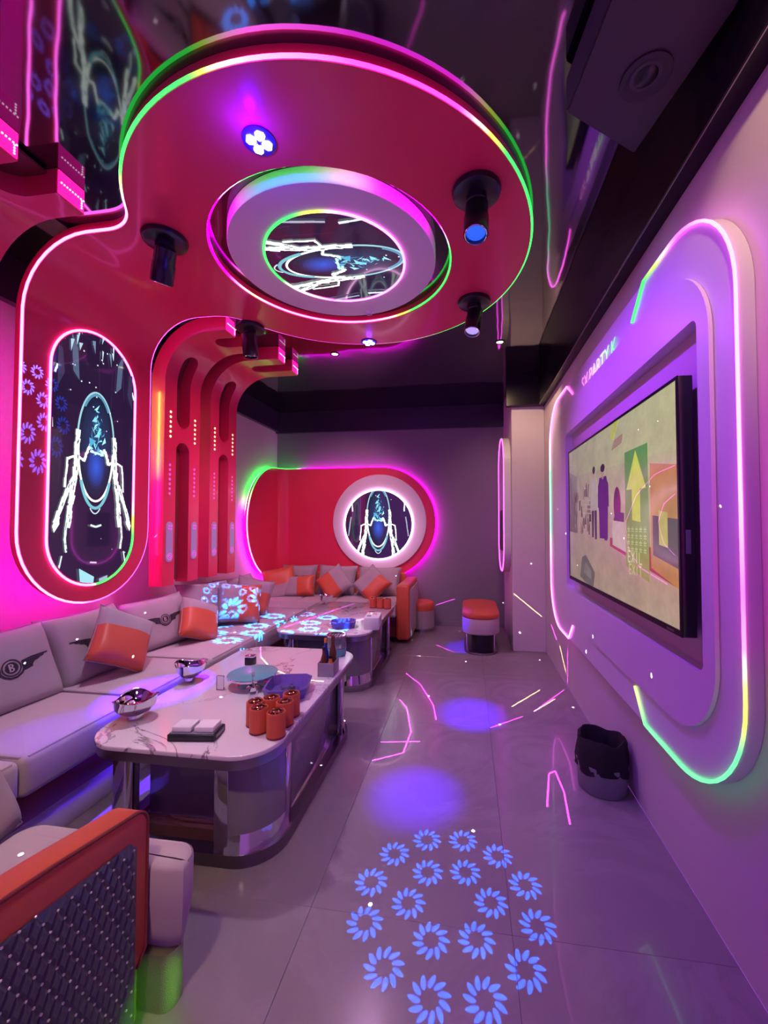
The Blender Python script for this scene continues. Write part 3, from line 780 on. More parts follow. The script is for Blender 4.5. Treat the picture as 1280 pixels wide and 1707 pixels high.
for v in bm.verts: v.co = Vector((ringc[0] + v.co.x, Yp - v.co.z, ringc[1] + v.co.y))
put(obj('white_ring', bm, M_WHITE, smooth=40), bp_)
rs = circ(0, 0, 0.438, 48)
put(art_obj('backlit_print', figure_art(rs, 0.30, 0.345, 0.02), (ringc[0] - .008, Yp - .0385, 1.290), (1, 0, 0), (0, 0, 1), None), bp_)
put(led('print_led_ring', [(ringc[0] - .008 + x, Yp - .042, 1.290 + z) for x, z in circ(0, 0, 0.445, 64)], 0.010, (1.5, .75, 1.35), None, closed=True), bp_)

# ------------------------------------------------------------------ television surround
tvs = empty('television_surround', (0.74, 2.5, 0.45), label='large white rounded wall panel with neon edge around the television', cat='wall panel')
XP = 0.742
def xmap(y, z, w): return (XP + w, y, z)
oy0, oy1, oz0, oz1, orr = 1.228, 3.80, 0.452, 2.322, 0.36
ry0, ry1, rz0, rz1 = 1.410, 3.175, 0.828, 1.962
rec = rrect(ry0, ry1, rz0, rz1, .03, 4)
put(obj('panel_shell', thicken(plate2d(rrect(oy0, oy1, oz0, oz1, orr, 14), [rec]), xmap, 0.042), M_WHITE, smooth=35), tvs)
put(obj('inner_frame', thicken(plate2d(rrect(1.345, 3.62, .600, 2.165, .27, 12), [rec]), lambda y, z, w: (XP - .014 + w, y, z), 0.013), M_WHITE, smooth=35), tvs)
put(obj('recess_back', B(XR - .004, XR - .0005, ry0, ry1, rz0, rz1), M_WALL), tvs)
def edge(y0, y1, z0, z1, r, ins=.0):
    return rrect(y0 + ins, y1 - ins, z0 + ins, z1 - ins, r - ins, 14)
# near strip: dips in at its upper end, round both near corners, dips in at its lower end
near = [(1.940, 2.205), (1.815, oz1)] + [(oy0 + orr + orr * math.cos(a), oz1 - orr + orr * math.sin(a)) for a in [PI / 2 + PI / 2 * i / 12 for i in range(13)]] + [(oy0 + orr + orr * math.cos(a), oz0 + orr + orr * math.sin(a)) for a in [PI + PI / 2 * i / 12 for i in range(13)]] + [(1.87, oz0), (1.97, 0.575)]
far = [(2.990, 2.215), (3.155, oz1)] + [(oy1 - orr + orr * math.cos(a), oz1 - orr + orr * math.sin(a)) for a in [PI / 2 - PI / 2 * i / 12 for i in range(13)]] + [(oy1 - orr + orr * math.cos(a), oz0 + orr + orr * math.sin(a)) for a in [0 - PI / 2 * i / 12 for i in range(13)]] + [(3.185, oz0), (3.06, 0.575)]
def resample(pts, seg):
    o = []
    for (a, b2), (c, d) in zip(pts, pts[1:]):
        k = max(1, int(math.hypot(c - a, d - b2) / seg))
        o += [(a + (c - a) * j / k, b2 + (d - b2) * j / k) for j in range(k)]
    return o + [pts[-1]]
def lenfrac(pts):
    L = [0.0]
    for (a, b2), (c, d) in zip(pts, pts[1:]): L.append(L[-1] + math.hypot(c - a, d - b2))
    return L
GRNW = (0.05, 0.56, 0.12)
nr = resample(near, .05)
put(led('led_strip', [(XP - .006, y, z) for y, z in nr], 0.0050, [(0, GRN), (.055, GRN), (.085, YEL), (.12, PNK), (.15, PNK), (.19, WHT), (.50, WHT), (.58, (1.2, .07, .9)), (.63, (1.1, .12, .6)), (.655, (.6, .4, .1)), (.69, YEL), (.72, GRNW), (.95, GRNW), (1, (.35, .5, .1))], None), tvs)
put(led('led_strip', [(XP - .006, y, z) for y, z in resample(far, .05)], 0.0055, [(0, PNK), (.1, WHT), (.25, WHT), (.38, (.14, .5, .3)), (.55, (.14, .5, .3)), (.65, WHT), (1, WHT)], None), tvs)
# sign letters above the screen
fc = bpy.data.curves.new('sign_lettering', 'FONT'); fc.body = 'SX.PARTY.K'; fc.size = 0.118; fc.extrude = 0.0015; fc.align_x = 'LEFT'; fc.offset = -0.0008
fo = bpy.data.objects.new('sign_lettering', fc); COL.objects.link(fo)
bpy.context.view_layer.update()
wd = fo.dimensions.x; sc_ = 0.605 / wd
m = bpy.data.materials.new('sign_glow'); m.use_nodes = True
nt = m.node_tree; b = nt.nodes['Principled BSDF']; tc = nt.nodes.new('ShaderNodeTexCoord'); sp = nt.nodes.new('ShaderNodeSeparateXYZ'); cr = nt.nodes.new('ShaderNodeValToRGB')
nt.links.new(tc.outputs['Generated'], sp.inputs[0]); nt.links.new(sp.outputs[0], cr.inputs[0]); nt.links.new(cr.outputs[0], b.inputs['Emission Color'])
b.inputs['Emission Strength'].default_value = 1.1; b.inputs['Base Color'].default_value = (.3, .3, .3, 1)
els = cr.color_ramp.elements; els[0].position = .1; els[0].color = (1.0, .22, .80, 1); els[1].position = .95; els[1].color = (.1, .95, .25, 1)
e = els.new(.45); e.color = (1, .70, .95, 1); e = els.new(.65); e.color = (.75, .95, .6, 1)
fc.materials.append(m)
me = bpy.data.meshes.new_from_object(fo); bpy.data.objects.remove(fo, do_unlink=True); fo = bpy.data.objects.new('sign_lettering', me); COL.objects.link(fo)
fo.matrix_world = Matrix(((0, 0, -1, XP - .010), (-1, 0, 0, 2.735), (0, 1, 0, 2.150), (0, 0, 0, 1)))
fo.scale = (sc_, sc_ * 1.02, 1); fo.parent = tvs; fo.location = Vector((XP - .010, 2.735, 2.150)) - Vector(tvs.location)

# television
tv = empty('television', (0.72, 2.23, 0.93), label='large black flat television showing two people and a green arrow sign', cat='television')
ty0, ty1, tz0, tz1, tx = 1.478, 2.976, 0.922, 1.800, 0.700
put(obj('casing', B(tx + .004, tx + .05, ty0, ty1, tz0, tz1, bev=.004), M_BLACK, smooth=40), tv)
bz = bmesh.new()
for a in ((ty0, ty1, tz0, tz0 + .022), (ty0, ty1, tz1 - .012, tz1), (ty0, ty0 + .012, tz0 + .022, tz1 - .012), (ty1 - .012, ty1, tz0 + .022, tz1 - .012)): box(bz, tx, tx + .006, *a, bev=.001, seg=1)
put(obj('bezel', bz, M_BLACK), tv)
put(obj('wall_bracket', B(tx + .05, XR - .004, 2.0, 2.45, 1.2, 1.55), M_BLACK), tv)
put(obj('port_cover', B(tx + .018, tx + .034, ty0 - .002, ty0, 1.20, 1.28, bev=.0008), M_GREYPL), tv)
put(obj('brand_mark', B(tx - .001, tx + .001, ty0 + .05, ty0 + .10, tz0 + .006, tz0 + .014), M_STEEL), tv)
# picture, drawn in u (viewer's left to right 0..1.72) and v (0..1)
PW = (ty1 - ty0 - .024) / (tz1 - tz0 - .034)
T_ = Art(clip_convex([(0, 0), (PW, 0), (PW, 1), (0, 1)]))
T_.poly([(0, 0), (PW, 0), (PW, 1), (0, 1)], None, [(.30, .22, .18), (.50, .38, .26), (.62, .60, .30), (.36, .32, .22)])
T_.poly([(0, .38), (PW, .22), (PW, .72), (0, .80)], None, [(.42, .26, .26), (.56, .36, .24), (.60, .52, .28), (.34, .26, .22)])
T_.poly([(0, 0), (PW, 0), (PW, .26), (0, .37)], None, [(.33, .26, .19), (.55, .40, .28), (.60, .36, .26), (.38, .27, .24)])
T_.poly([(.95, .29), (PW, .16), (PW, .30), (.95, .34)], (.42, .06, .06))
T_.poly([(0, .36), (.24, .35), (.24, .78), (0, .84)], None, [(.10, .07, .08), (.18, .12, .12), (.28, .24, .22), (.20, .18, .16)])
rn = random.Random(3)
for i in range(34):
    u = rn.uniform(0, .55); v = rn.uniform(.34, .62); c = rn.choice([(.16, .09, .10), (.24, .14, .13), (.10, .05, .06), (.36, .24, .22)])
    T_.poly([(u, v), (u + rn.uniform(.015, .05), v), (u + rn.uniform(.015, .05), v + rn.uniform(.03, .12)), (u, v + rn.uniform(.03, .12))], c)
for v in (.50, .53, .56, .59): T_.line([(.38, v), (.60, v - .01)], .008, (.50, .36, .34))
T_.poly([(.02, .37), (.03, .80), (.07, .78), (.10, .60), (.16, .58), (.17, .35), (.14, .35), (.12, .52), (.06, .50), (.05, .37)], (.14, .11, .10))
# two people standing
def figure(u, h, body, legs, head, wd):
    b0 = .33
    T_.poly([(u - wd * .45, b0), (u - wd * .15, b0), (u - wd * .02, b0 + h * .45), (u - wd * .48, b0 + h * .45)], legs); T_.poly([(u + wd * .10, b0 - .01), (u + wd * .42, b0 - .01), (u + wd * .48, b0 + h * .45), (u + wd * .02, b0 + h * .45)], legs)
    T_.poly([(u - wd * .5, b0 + h * .38), (u + wd * .5, b0 + h * .38), (u + wd * .62, b0 + h * .62), (u + wd * .40, b0 + h * .83), (u - wd * .40, b0 + h * .83), (u - wd * .62, b0 + h * .60)], body)
    T_.poly([(u - wd * .62, b0 + h * .42), (u - wd * .42, b0 + h * .42), (u - wd * .38, b0 + h * .80), (u - wd * .58, b0 + h * .72)], body)
    T_.poly([(u + wd * .42, b0 + h * .42), (u + wd * .64, b0 + h * .42), (u + wd * .60, b0 + h * .72), (u + wd * .38, b0 + h * .80)], body)
    T_.ell(u, b0 + h * .91, wd * .22, h * .075, (.50, .30, .26), 16); T_.ell(u, b0 + h * .95, wd * .25, h * .055, head, 16); T_.poly([(u - wd * .08, b0 + h * .80), (u + wd * .08, b0 + h * .80), (u + wd * .08, b0 + h * .87), (u - wd * .08, b0 + h * .87)], (.48, .29, .25))
figure(.66, .47, (.46, .36, .34), (.07, .03, .08), (.06, .02, .03), .115)
figure(.84, .46, (.10, .015, .16), (.12, .02, .12), (.04, .012, .02), .165)
T_.poly([(.77, .33), (.92, .33), (.93, .52), (.76, .52)], (.10, .015, .16))
# ceiling lamp, basket, orange board, bag
T_.poly([(1.00, .845), (1.16, .86), (1.18, .91), (1.05, .90)], (.42, .25, .18)); T_.poly([(.98, .93), (1.04, 1), (1.12, 1), (1.02, .90)], (.55, .55, .06))
T_.poly([(.30, .03), (.62, -.02), (.66, .10), (.46, .20), (.36, .18)], (.15, .13, .11)); T_.poly([(.40, .07), (.58, .04), (.58, .10), (.44, .15)], (.24, .20, .17))
T_.poly([(1.50, .22), (PW, .16), (PW, .66), (1.50, .70)], (.58, .26, .06)); T_.poly([(1.52, .28), (PW, .24), (PW, .44), (1.52, .46)], (.10, .06, .05)); T_.poly([(1.58, .33), (1.66, .32), (1.66, .47), (1.58, .48)], (.60, .50, .10))
T_.ell(1.08, .53, .055, .10, (.13, .03, .05), 16); T_.poly([(1.00, .30), (1.20, .27), (1.20, .44), (1.00, .44)], (.55, .46, .34)); T_.poly([(1.02, .44), (1.18, .43), (1.18, .48), (1.05, .49)], (.05, .04, .06))
# green banner with yellow arrow and lettering
T_.poly([(1.20, .20), (1.48, .15), (1.48, .80), (1.20, .80)], None, [(.32, .34, .04), (.36, .34, .05), (.10, .32, .06), (.10, .30, .06)])
T_.poly([(1.29, .44), (1.39, .43), (1.39, .64), (1.29, .64)], (.66, .70, .06)); T_.poly([(1.22, .60), (1.46, .59), (1.34, .79)], (.66, .72, .06))
for i in range(4):
    for j in range(5): 
        u = 1.225 + j * .050; v = .395 - i * .033
        T_.line([(u, v), (u + .034, v)], .006, (.50, .66, .22)); T_.line([(u + .017, v + .012), (u + .017, v - .012)], .006, (.50, .66, .22)); T_.line([(u, v - .012), (u + .034, v - .012)], .005, (.46, .6, .2))
def glyphs(word, u, v, h, col):
    strokes = {'E': [((0, 0), (0, 1)), ((0, 1), (.6, 1)), ((0, .5), (.5, .5)), ((0, 0), (.6, 0))], 'X': [((0, 0), (.6, 1)), ((0, 1), (.6, 0))], 'I': [((.3, 0), (.3, 1))], 'T': [((.3, 0), (.3, 1)), ((0, 1), (.6, 1))], 'L': [((0, 0), (0, 1)), ((0, 0), (.6, 0))]}
    for c in word:
        for (a, b2), (x, y) in strokes[c]: T_.line([(u + a * h, v + b2 * h), (u + x * h, v + y * h)], h * .16, col)
        u += h * .85
glyphs('EXIL', 1.235, .225, .055, (.60, .70, .30)); glyphs('EXIT', 1.250, .165, .048, (.64, .60, .22))
hgt = tz1 - tz0 - .034
for v in T_.bm.verts: v.co = Vector((tx + .0035 - v.co.z, ty1 - .012 - v.co.x * hgt, tz0 + .022 + v.co.y * hgt))
put(obj('screen_picture', T_.bm, M_TVPIC), tv)

# lit capsule on the pillar's inner face
lp = empty('light_panel', (0.40, 4.75, 0.76), label='narrow white capsule panel with pink neon edge on the pillar side', cat='wall panel')
put(obj('panel_shell', thicken(plate2d([(z, y) for y, z in rrect(4.40, 5.12, .76, 2.27, .34, 12)]), lambda z, y, w: (0.385 + w, y, z), .069), M_WHITE, smooth=35), lp)
put(led('led_strip', [(0.382, y, z) for y, z in rrect(4.41, 5.11, .77, 2.26, .33, 12)], .007, PNK, None, closed=True), lp)
put(obj('dark_screen', B(0.379, 0.3845, 4.62, 4.95, 1.0, 1.45, bev=.002), M_BLACK), lp)
# ------------------------------------------------------------------ cushions
def frame(n, up):
    n = Vector(n).normalized(); x = Vector(up).cross(n).normalized(); y = n.cross(x).normalized()
    return Matrix(((x.x, y.x, n.x), (x.y, y.y, n.y), (x.z, y.z, n.z)))
def cush_front(u, v, t):
    return t / 2 * max(0.0, (1 - u ** 4) * (1 - v ** 4)) ** 0.42
def cushion(name, w_, h_, t, loc, n, up, roll=0.0, split=None, mats=None, label=None, group=None, cat='cushion', emblem=False, seed=0):
    """stuffed square cushion; split(u, v) chooses the second cover material"""
    N = 16; bm = bmesh.new(); rn = random.Random(seed); ph = rn.uniform(0, 6)
    def shape(u, v, sgn):
        x = w_ / 2 * u * (1 - .075 * (1 - v * v) * abs(u) ** 3); y = h_ / 2 * v * (1 - .075 * (1 - u * u) * abs(v) ** 3)
        z = cush_front(u, v, t) * sgn
        z += sgn * .010 * math.sin(3.1 * u + ph) * math.cos(2.6 * v - ph) * (1 - u * u) * (1 - v * v)
        return Vector((x, y, z))
    g = {}
    for sgn in (1, -1):
        for i in range(N + 1):
            for j in range(N + 1):
                rim = i in (0, N) or j in (0, N)
                if rim and sgn == -1: g[sgn, i, j] = g[1, i, j]; continue
                g[sgn, i, j] = bm.verts.new(shape(-1 + 2 * i / N, -1 + 2 * j / N, sgn))
        for i in range(N):
            for j in range(N):
                q = [g[sgn, i, j], g[sgn, i + 1, j], g[sgn, i + 1, j + 1], g[sgn, i, j + 1]]
                f = bm.faces.new(q if sgn == 1 else q[::-1])
                if split and split(-1 + 2 * (i + .5) / N, -1 + 2 * (j + .5) / N): f.material_index = 1
    root = obj(name, bm, mats or [M_FABRIC2, M_ORLEATH], smooth=80)
    R = frame(n, up).to_4x4() @ Matrix.Rotation(roll, 4, 'Z')
    root.matrix_world = Matrix.Translation(loc) @ R
    pts = [shape(u, v, 1) for u, v in [(-1 + 2 * k / 12, -1) for k in range(12)] + [(1, -1 + 2 * k / 12) for k in range(12)] + [(1 - 2 * k / 12, 1) for k in range(12)] + [(-1, 1 - 2 * k / 12) for k in range(12)]]
    obj('piping', tube(bmesh.new(), pts, .004, 5, True), M_PIPE, root, smooth=60)
    if emblem:
        em = bmesh.new()
        def patch(poly):
            f = em.faces.new([em.verts.new((x, y, 0)) for x, y in poly])
        def ring(r0, r1, n=24, cy=0):
            for i in range(n):
                a, b2 = 2 * PI * i / n, 2 * PI * (i + 1) / n
                patch([(r0 * math.cos(a), cy + r0 * math.sin(a)), (r1 * math.cos(a), cy + r1 * math.sin(a)), (r1 * math.cos(b2), cy + r1 * math.sin(b2)), (r0 * math.cos(b2), cy + r0 * math.sin(b2))])
        ring(.029, .034); ring(.0, .0225)
        for sg in (-1, 1):         # feathered wings
            for k in range(5):
                y1 = .020 - k * .0085; y0 = y1 - .0062; x1 = .150 - k * .023
                p = [(sg * .036, y0 - .004), (sg * .075, y0 + .004), (sg * x1, y0 + .011), (sg * (x1 + .006), y1 + .012), (sg * .075, y1 + .006), (sg * .036, y1 - .002)]
                q = [p[0], p[1], p[4], p[5]]; r = [p[1], p[2], p[3], p[4]]
                for t_ in (q, r): patch(t_ if sg > 0 else t_[::-1])
            p = [(sg * .012, -.044), (sg * .034, -.032), (sg * .044, -.016), (sg * .038, -.012), (sg * .028, -.026), (sg * .010, -.037)]
            for t_ in ([p[0], p[1], p[4], p[5]], [p[1], p[2], p[3], p[4]]): patch(t_ if sg > 0 else t_[::-1])
        patch([(-.012, -.044), (.012, -.044), (.010, -.037), (-.010, -.037)])
        def lift(bm_, dz):
            for v in bm_.verts:
                u, vv = v.co.x * emblem / (w_ / 2), v.co.y * emblem / (h_ / 2) 
                p = shape(u, vv, 1); v.co = Vector((p.x, p.y, p.z + dz + v.co.z))
        bmesh.ops.subdivide_edges(em, edges=[e for e in em.edges if e.calc_length() > .03], cuts=2, use_grid_fill=True)
        lift(em, .0022)
        obj('winged_emblem', em, M_EMBL, root)
        lb = bmesh.new()
        def lp_(poly): lb.faces.new([lb.verts.new((x, y, 0)) for x, y in poly])
        lp_([(-.010, -.015), (-.004, -.015), (-.004, .015), (-.010, .015)])
        for cy, r in ((.0075, .0085), (-.0075, .0095)):
            a_ = [(-.004 + 1.3 * r * math.cos(t_), cy + r * math.sin(t_) * .95) for t_ in [-PI / 2 + PI * i / 8 for i in range(9)]]
            b_ = [(-.004 + 1.3 * (r - .0042) * math.cos(t_), cy + (r - .0042) * math.sin(t_) * .95) for t_ in [-PI / 2 + PI * i / 8 for i in range(9)]]
            for i in range(8): lp_([b_[i], a_[i], a_[i + 1], b_[i + 1]])
        lift(lb, .0034)
        obj('emblem_letter', lb, M_FABRIC, root)
    return tag(root, label, cat, group)

nL = (0.90, -0.05, 0.42); up = (0, 0, 1)
BIG = 'large grey back cushions on the left sofa run'
cushion('back_cushion', .50, .42, .17, (-2.20, 1.650, .585), nL, up, label='large grey back cushion with a fully visible winged emblem, nearest the left frame edge', group=BIG, emblem=1.18, seed=1)
cushion('back_cushion', .48, .42, .18, (-2.20, 2.120, .590), nL, up, .03, label='large grey back cushion half hidden by the first orange diamond pillow', group=BIG, emblem=1.1, seed=2)
cushion('back_cushion', .48, .38, .16, (-2.20, 2.660, .590), (0.88, -0.22, 0.40), up, .05, label='large grey back cushion with winged emblem between the two orange pillows', group=BIG, emblem=1.05, seed=3)
cushion('back_cushion', .50, .40, .16, (-2.20, 3.230, .610), (0.86, -0.25, 0.42), up, -.04, label='large grey back cushion covered by blue flower light', group=BIG, seed=4)
cushion('back_cushion', .46, .38, .15, (-2.22, 3.74, .60), (0.86, -0.28, 0.42), up, .05, label='large grey back cushion behind the orange pillows near the sofa corner', group=BIG, seed=14)
TH = 'two-tone orange and grey throw pillows'
cushion('throw_pillow', .33, .33, .14, (-2.00, 2.135, .625), (0.90, -0.12, 0.42), up, math.radians(-32), split=lambda u, v: v < .22, label='orange throw pillow with grey top and ring tag, nearest to the camera', group=TH, seed=5)
cushion('throw_pillow', .31, .31, .14, (-2.00, 2.83, .575), (0.88, -0.15, 0.42), up, math.radians(-26), split=lambda u, v: v < .42, label='orange throw pillow with grey upper corner, second from the camera', group=TH, seed=6)
cushion('throw_pillow', .36, .34, .14, (-1.97, 3.33, .610), (0.62, -0.70, 0.36), up, math.radians(-8), split=lambda u, v: u > .05, label='throw pillow grey on its left and orange on its right, in blue flower light', group=TH, seed=7)
cushion('throw_pillow', .34, .34, .14, (-2.03, 3.66, .610), (0.45, -0.85, 0.30), up, math.radians(-14), split=lambda u, v: v < .25, label='throw pillow with grey top and orange lower half near sofa corner', group=TH, seed=8)
cushion('throw_pillow', .38, .40, .14, (-2.25, 4.70, .575), (0.35, -0.90, 0.40), up, math.radians(12), split=lambda u, v: v > -.15, label='throw pillow orange above and grey below, in the sofa corner', group=TH, seed=9)
nB = (0.0, -0.90, 0.40); BK = 'large grey back cushions on the far sofa run'
cushion('back_cushion', .47, .40, .16, (-2.12, 4.93, .590), nB, up, .02, label='large grey back cushion with winged emblem on the far sofa', group=BK, emblem=1.1, seed=10)
cushion('back_cushion', .50, .40, .16, (-1.62, 4.94, .590), nB, up, -.02, label='large plain grey back cushion in the middle of the far sofa', group=BK, seed=11)
cushion('back_cushion', .54, .38, .16, (-1.08, 4.94, .585), nB, up, .0, label='large plain grey back cushion at the right end of far sofa', group=BK, seed=12)
cushion('throw_pillow', .40, .26, .13, (-2.02, 4.71, .545), nB, up, math.radians(6), split=lambda u, v: u > .0, label='flat-lying throw pillow grey left and orange right, before the emblem cushion', group=TH, seed=13)
cushion('throw_pillow', .35, .35, .14, (-1.58, 4.73, .590), nB, up, math.radians(40), split=lambda u, v: u < 0.1 and v > -2 and u < .1, label='tilted throw pillow red upper left and pale lower right on far sofa', group=TH, seed=15)
cushion('throw_pillow', .35, .35, .14, (-1.12, 4.73, .585), nB, up, math.radians(-42), split=lambda u, v: u > .0, label='tilted throw pillow grey left and orange right, by far sofa arm', group=TH, seed=16)

# ------------------------------------------------------------------ corner sofa
sofa = empty('long_sofa', (-2.1, 2.5, 0), label='long grey sofa with orange backrest along the left wall', cat='sofa')
put(obj('base', B(-2.50, -1.69, 0.70, 4.36, .14, .275, bev=.01), M_SOFABASE, smooth=40), sofa)
put(obj('plinth', B(-2.48, -1.71, 0.74, 4.34, 0, .14, bev=.004), M_WALL, smooth=40), sofa)
put(obj('backrest', B(-2.54, -2.36, 0.70, 4.36, .05, .69, bev=.04, seg=4), M_ORLEATH, smooth=50), sofa)
ysp = [0.74, 1.31, 1.87, 2.43, 2.99, 3.55, 4.02, 4.37]
for y0, y1 in zip(ysp, ysp[1:]):
    c = put(obj('seat_cushion', rslab(bmesh.new(), -2.36, -1.625, y0 + .002, y1 - .002, .275, .432, .03, bev=.028, n=4), M_FABRIC, smooth=60), sofa)
    pp = obj('piping', tube(bmesh.new(), [(-2.3, y0 + .012, .424), (-1.66, y0 + .012, .424), (-1.637, y0 + .03, .424), (-1.637, y1 - .03, .424), (-1.66, y1 - .012, .424), (-2.3, y1 - .012, .424)], .0045, 5), M_PIPE, c); pp.location = -Vector(c.location) - Vector(sofa.location)
far = empty('far_sofa', (-1.6, 4.75, 0), label='grey sofa with orange arm in front of the back wall', cat='sofa')
put(obj('base', B(-2.50, -0.76, 4.46, 5.10, .05, .275, bev=.01), M_SOFABASE, smooth=40), far)
put(obj('backrest', B(-2.46, -0.76, 5.03, 5.12, .05, .69, bev=.035, seg=4), M_ORLEATH, smooth=50), far)
for x0, x1 in ((-2.46, -1.93), (-1.93, -1.498), (-1.498, -1.11), (-1.11, -0.77)):
    put(obj('seat_cushion', rslab(bmesh.new(), x0 + .002, x1 - .002, 4.38, 5.03, .275, .432, .03, bev=.028, n=4), M_FABRIC, smooth=60), far)
bm = bmesh.new(); rslab(bm, -0.768, -0.625, 4.38, 5.12, .04, .635, .03, bev=.03, n=5)
put(obj('arm', bm, M_ORLEATH, smooth=60), far)
put(obj('arm_side', B(-0.628, -0.612, 4.42, 5.10, .06, .58, bev=.006), M_FABRIC2, smooth=50), far)
for x, y in ((-1.74, 4.5), (-.80, 4.5), (-.80, 5.05)):
    put(obj('foot', lathe(bmesh.new(), [(.022, 0), (.028, .05)], 12, x, y), M_BLACK), far)

# ------------------------------------------------------------------ armchair in the near left corner
ac = empty('armchair', (-1.2, 0.7, 0), label='orange armchair with dark diamond-quilted side, front left corner', cat='armchair')
ax0, ax1 = -0.935, -0.846
def armtop(y): return 0.628 - (y - 0.55) * 0.155
def arm_profile(ins=0.0):
    y1, r = 1.005 - ins, 0.055 - min(ins, .03)
    zt = armtop(y1) - ins
    p = [(0.15, .15 + ins), (y1 - .03, .15 + ins), (y1, .18 + ins), (y1, zt - r)]
    p += [(y1 - r + r * math.cos(a), zt - r + r * math.sin(a)) for a in [PI / 2 * i / 6 for i in range(1, 7)]]
    p += [(0.75, armtop(.75) - ins), (0.15, armtop(.15) - ins)]
    return p
def sweep_x(bm, layers, mi=0):
    prev = None
    for k, (x, prof) in enumerate(layers):
        vs = [bm.verts.new((x, y, z)) for y, z in prof]
        if prev is None: bm.faces.new(vs[::-1])
        else:
            for i in range(len(vs)): bm.faces.new((prev[i], prev[(i + 1) % len(vs)], vs[(i + 1) % len(vs)], vs[i]))
        prev = vs
    bm.faces.new(prev); return bm
put(obj('arm', sweep_x(bmesh.new(), [(ax0, arm_profile(.012)), (ax0 + .012, arm_profile(.003)), (ax0 + .02, arm_profile(0)), (ax1 - .012, arm_profile(0)), (ax1 - .003, arm_profile(.004)), (ax1, arm_profile(.012))]), M_ORLEATH, smooth=50), ac)
put(obj('arm_piping', tube(bmesh.new(), [(ax1 - .002, y, z) for y, z in arm_profile(.004)[1:]], .0045, 6), M_SOFABASE, smooth=60), ac)
# quilted side: padded diamonds with a bright stud at every crossing
qm = mat('quilted_charcoal_leather', (0.075, 0.085, 0.110), 0.28, coat=0.4)
bm = bmesh.new(); st = bmesh.new()
sy, sz = 0.030, 0.058
def zlim(y): return armtop(y) - 0.075
ylo, yhi, zlo = 0.20, 0.962, 0.035
def clampq(y, z): return (min(max(y, ylo), yhi), min(max(z, zlo), zlim(y)))
ny = int((yhi - ylo) / sy) + 2; nz = int((0.64) / sz) + 3
for i in range(-1, ny + 1):
    for j in range(-1, nz + 1):
        for off in (0, .5):
            cy_, cz_ = ylo + (i + off) * sy, zlo + (j + off) * sz
            pts = [(cy_ - sy / 2, cz_), (cy_, cz_ - sz / 2), (cy_ + sy / 2, cz_), (cy_, cz_ + sz / 2)]
            if cy_ < ylo or cy_ > yhi or cz_ < zlo or cz_ > zlim(cy_): continue
            P = [clampq(*p) for p in pts]
            outer = [bm.verts.new((ax1 + .0022, y, z)) for y, z in P]
            inner = [bm.verts.new((ax1 + .0062, cy_ + (y - cy_) * .50, cz_ + (z - cz_) * .50)) for y, z in P]
            try:
                bm.faces.new(inner)
                for k in range(4): bm.faces.new((outer[k], outer[(k + 1) % 4], inner[(k + 1) % 4], inner[k]))
            except ValueError: pass
            if pts[3][1] < zlim(cy_):
                m_ = Matrix.Translation((ax1 + .004, cy_, pts[3][1]))
                bmesh.ops.create_icosphere(st, subdivisions=1, radius=.0030, matrix=m_)
box(bm, ax1 + .0002, ax1 + .002, ylo - .04, yhi, zlo - .01, zlim(yhi) - .02)
vs = [bm.verts.new((ax1 + .0021, y, z)) for y, z in ((ylo - .04, zlo - .01), (yhi, zlo - .01), (yhi, zlim(yhi) - .025), (yhi - .02, zlim(yhi) + .002), (ylo - .04, zlim(ylo - .04)))]; bm.faces.new(vs)
qp = put(obj('quilted_panel', bm, qm), ac)
so = obj('studs', st, mat('stud_metal', (.9, .88, .92), .35, metal=.6)); so['kind'] = 'stuff'; so.parent = qp; so.location = -Vector(qp.location) - Vector(ac.location)
bm = bmesh.new()
def l_outline(i):
    o_ = [(-1.335 + i, .30 + i), (-.945 - i, .30 + i), (-.945 - i, 1.010 + i), (-.790 - i, 1.010 + i), (-.757 - i, 1.022 + i)]
    r = .06 - i * .5
    o_ += [(-.757 - i - r + r * math.cos(g), 1.105 - i - r + r * math.sin(g)) for g in [PI / 2 * k / 6 for k in range(7)]]
    o_ += [(-1.335 + i + r - r * math.sin(g), 1.105 - i - r + r * math.cos(g)) for g in [PI / 2 * k / 6 for k in range(7)]]
    return o_
prev = None
for ins, z in [(.030, .146), (.018, .158), (.010, .20), (0, .28), (0, .367), (.005, .380), (.018, .385)]:
    vs = [bm.verts.new((x, y, z)) for x, y in l_outline(ins)]
    if prev is None: bm.faces.new(vs[::-1])
    else:
        for k in range(len(vs)): bm.faces.new((prev[k], prev[(k + 1) % len(vs)], vs[(k + 1) % len(vs)], vs[k]))
    prev = vs
bm.faces.new(prev)
put(obj('seat_cushion', bm, M_FABRIC, smooth=50), ac)
put(obj('seat_piping', tube(bmesh.new(), [(x, y, .376) for x, y in rrect(-1.330, -0.762, 0.31, 1.100, .055, 6)][:14], .004, 5), M_PIPE), ac)
bm = bmesh.new(); rslab(bm, -1.30, -0.865, 0.30, 1.012, .0, .150, .03, n=4); rslab(bm, -1.30, -0.785, 1.012, 1.085, .0, .150, .03, n=5)
put(obj('plinth', bm, mat('glitter_plinth', (0.36, 0.33, 0.22), 0.35, metal=0.6, bump=(500, .8, .003)), smooth=50), ac)
cushion('throw_pillow', .36, .36, .13, (-1.42, 0.93, .50), (0.9, 0.2, 0.35), up, .1, label='grey pillow on the armchair seat, cut by the left frame edge', cat='cushion', seed=20)
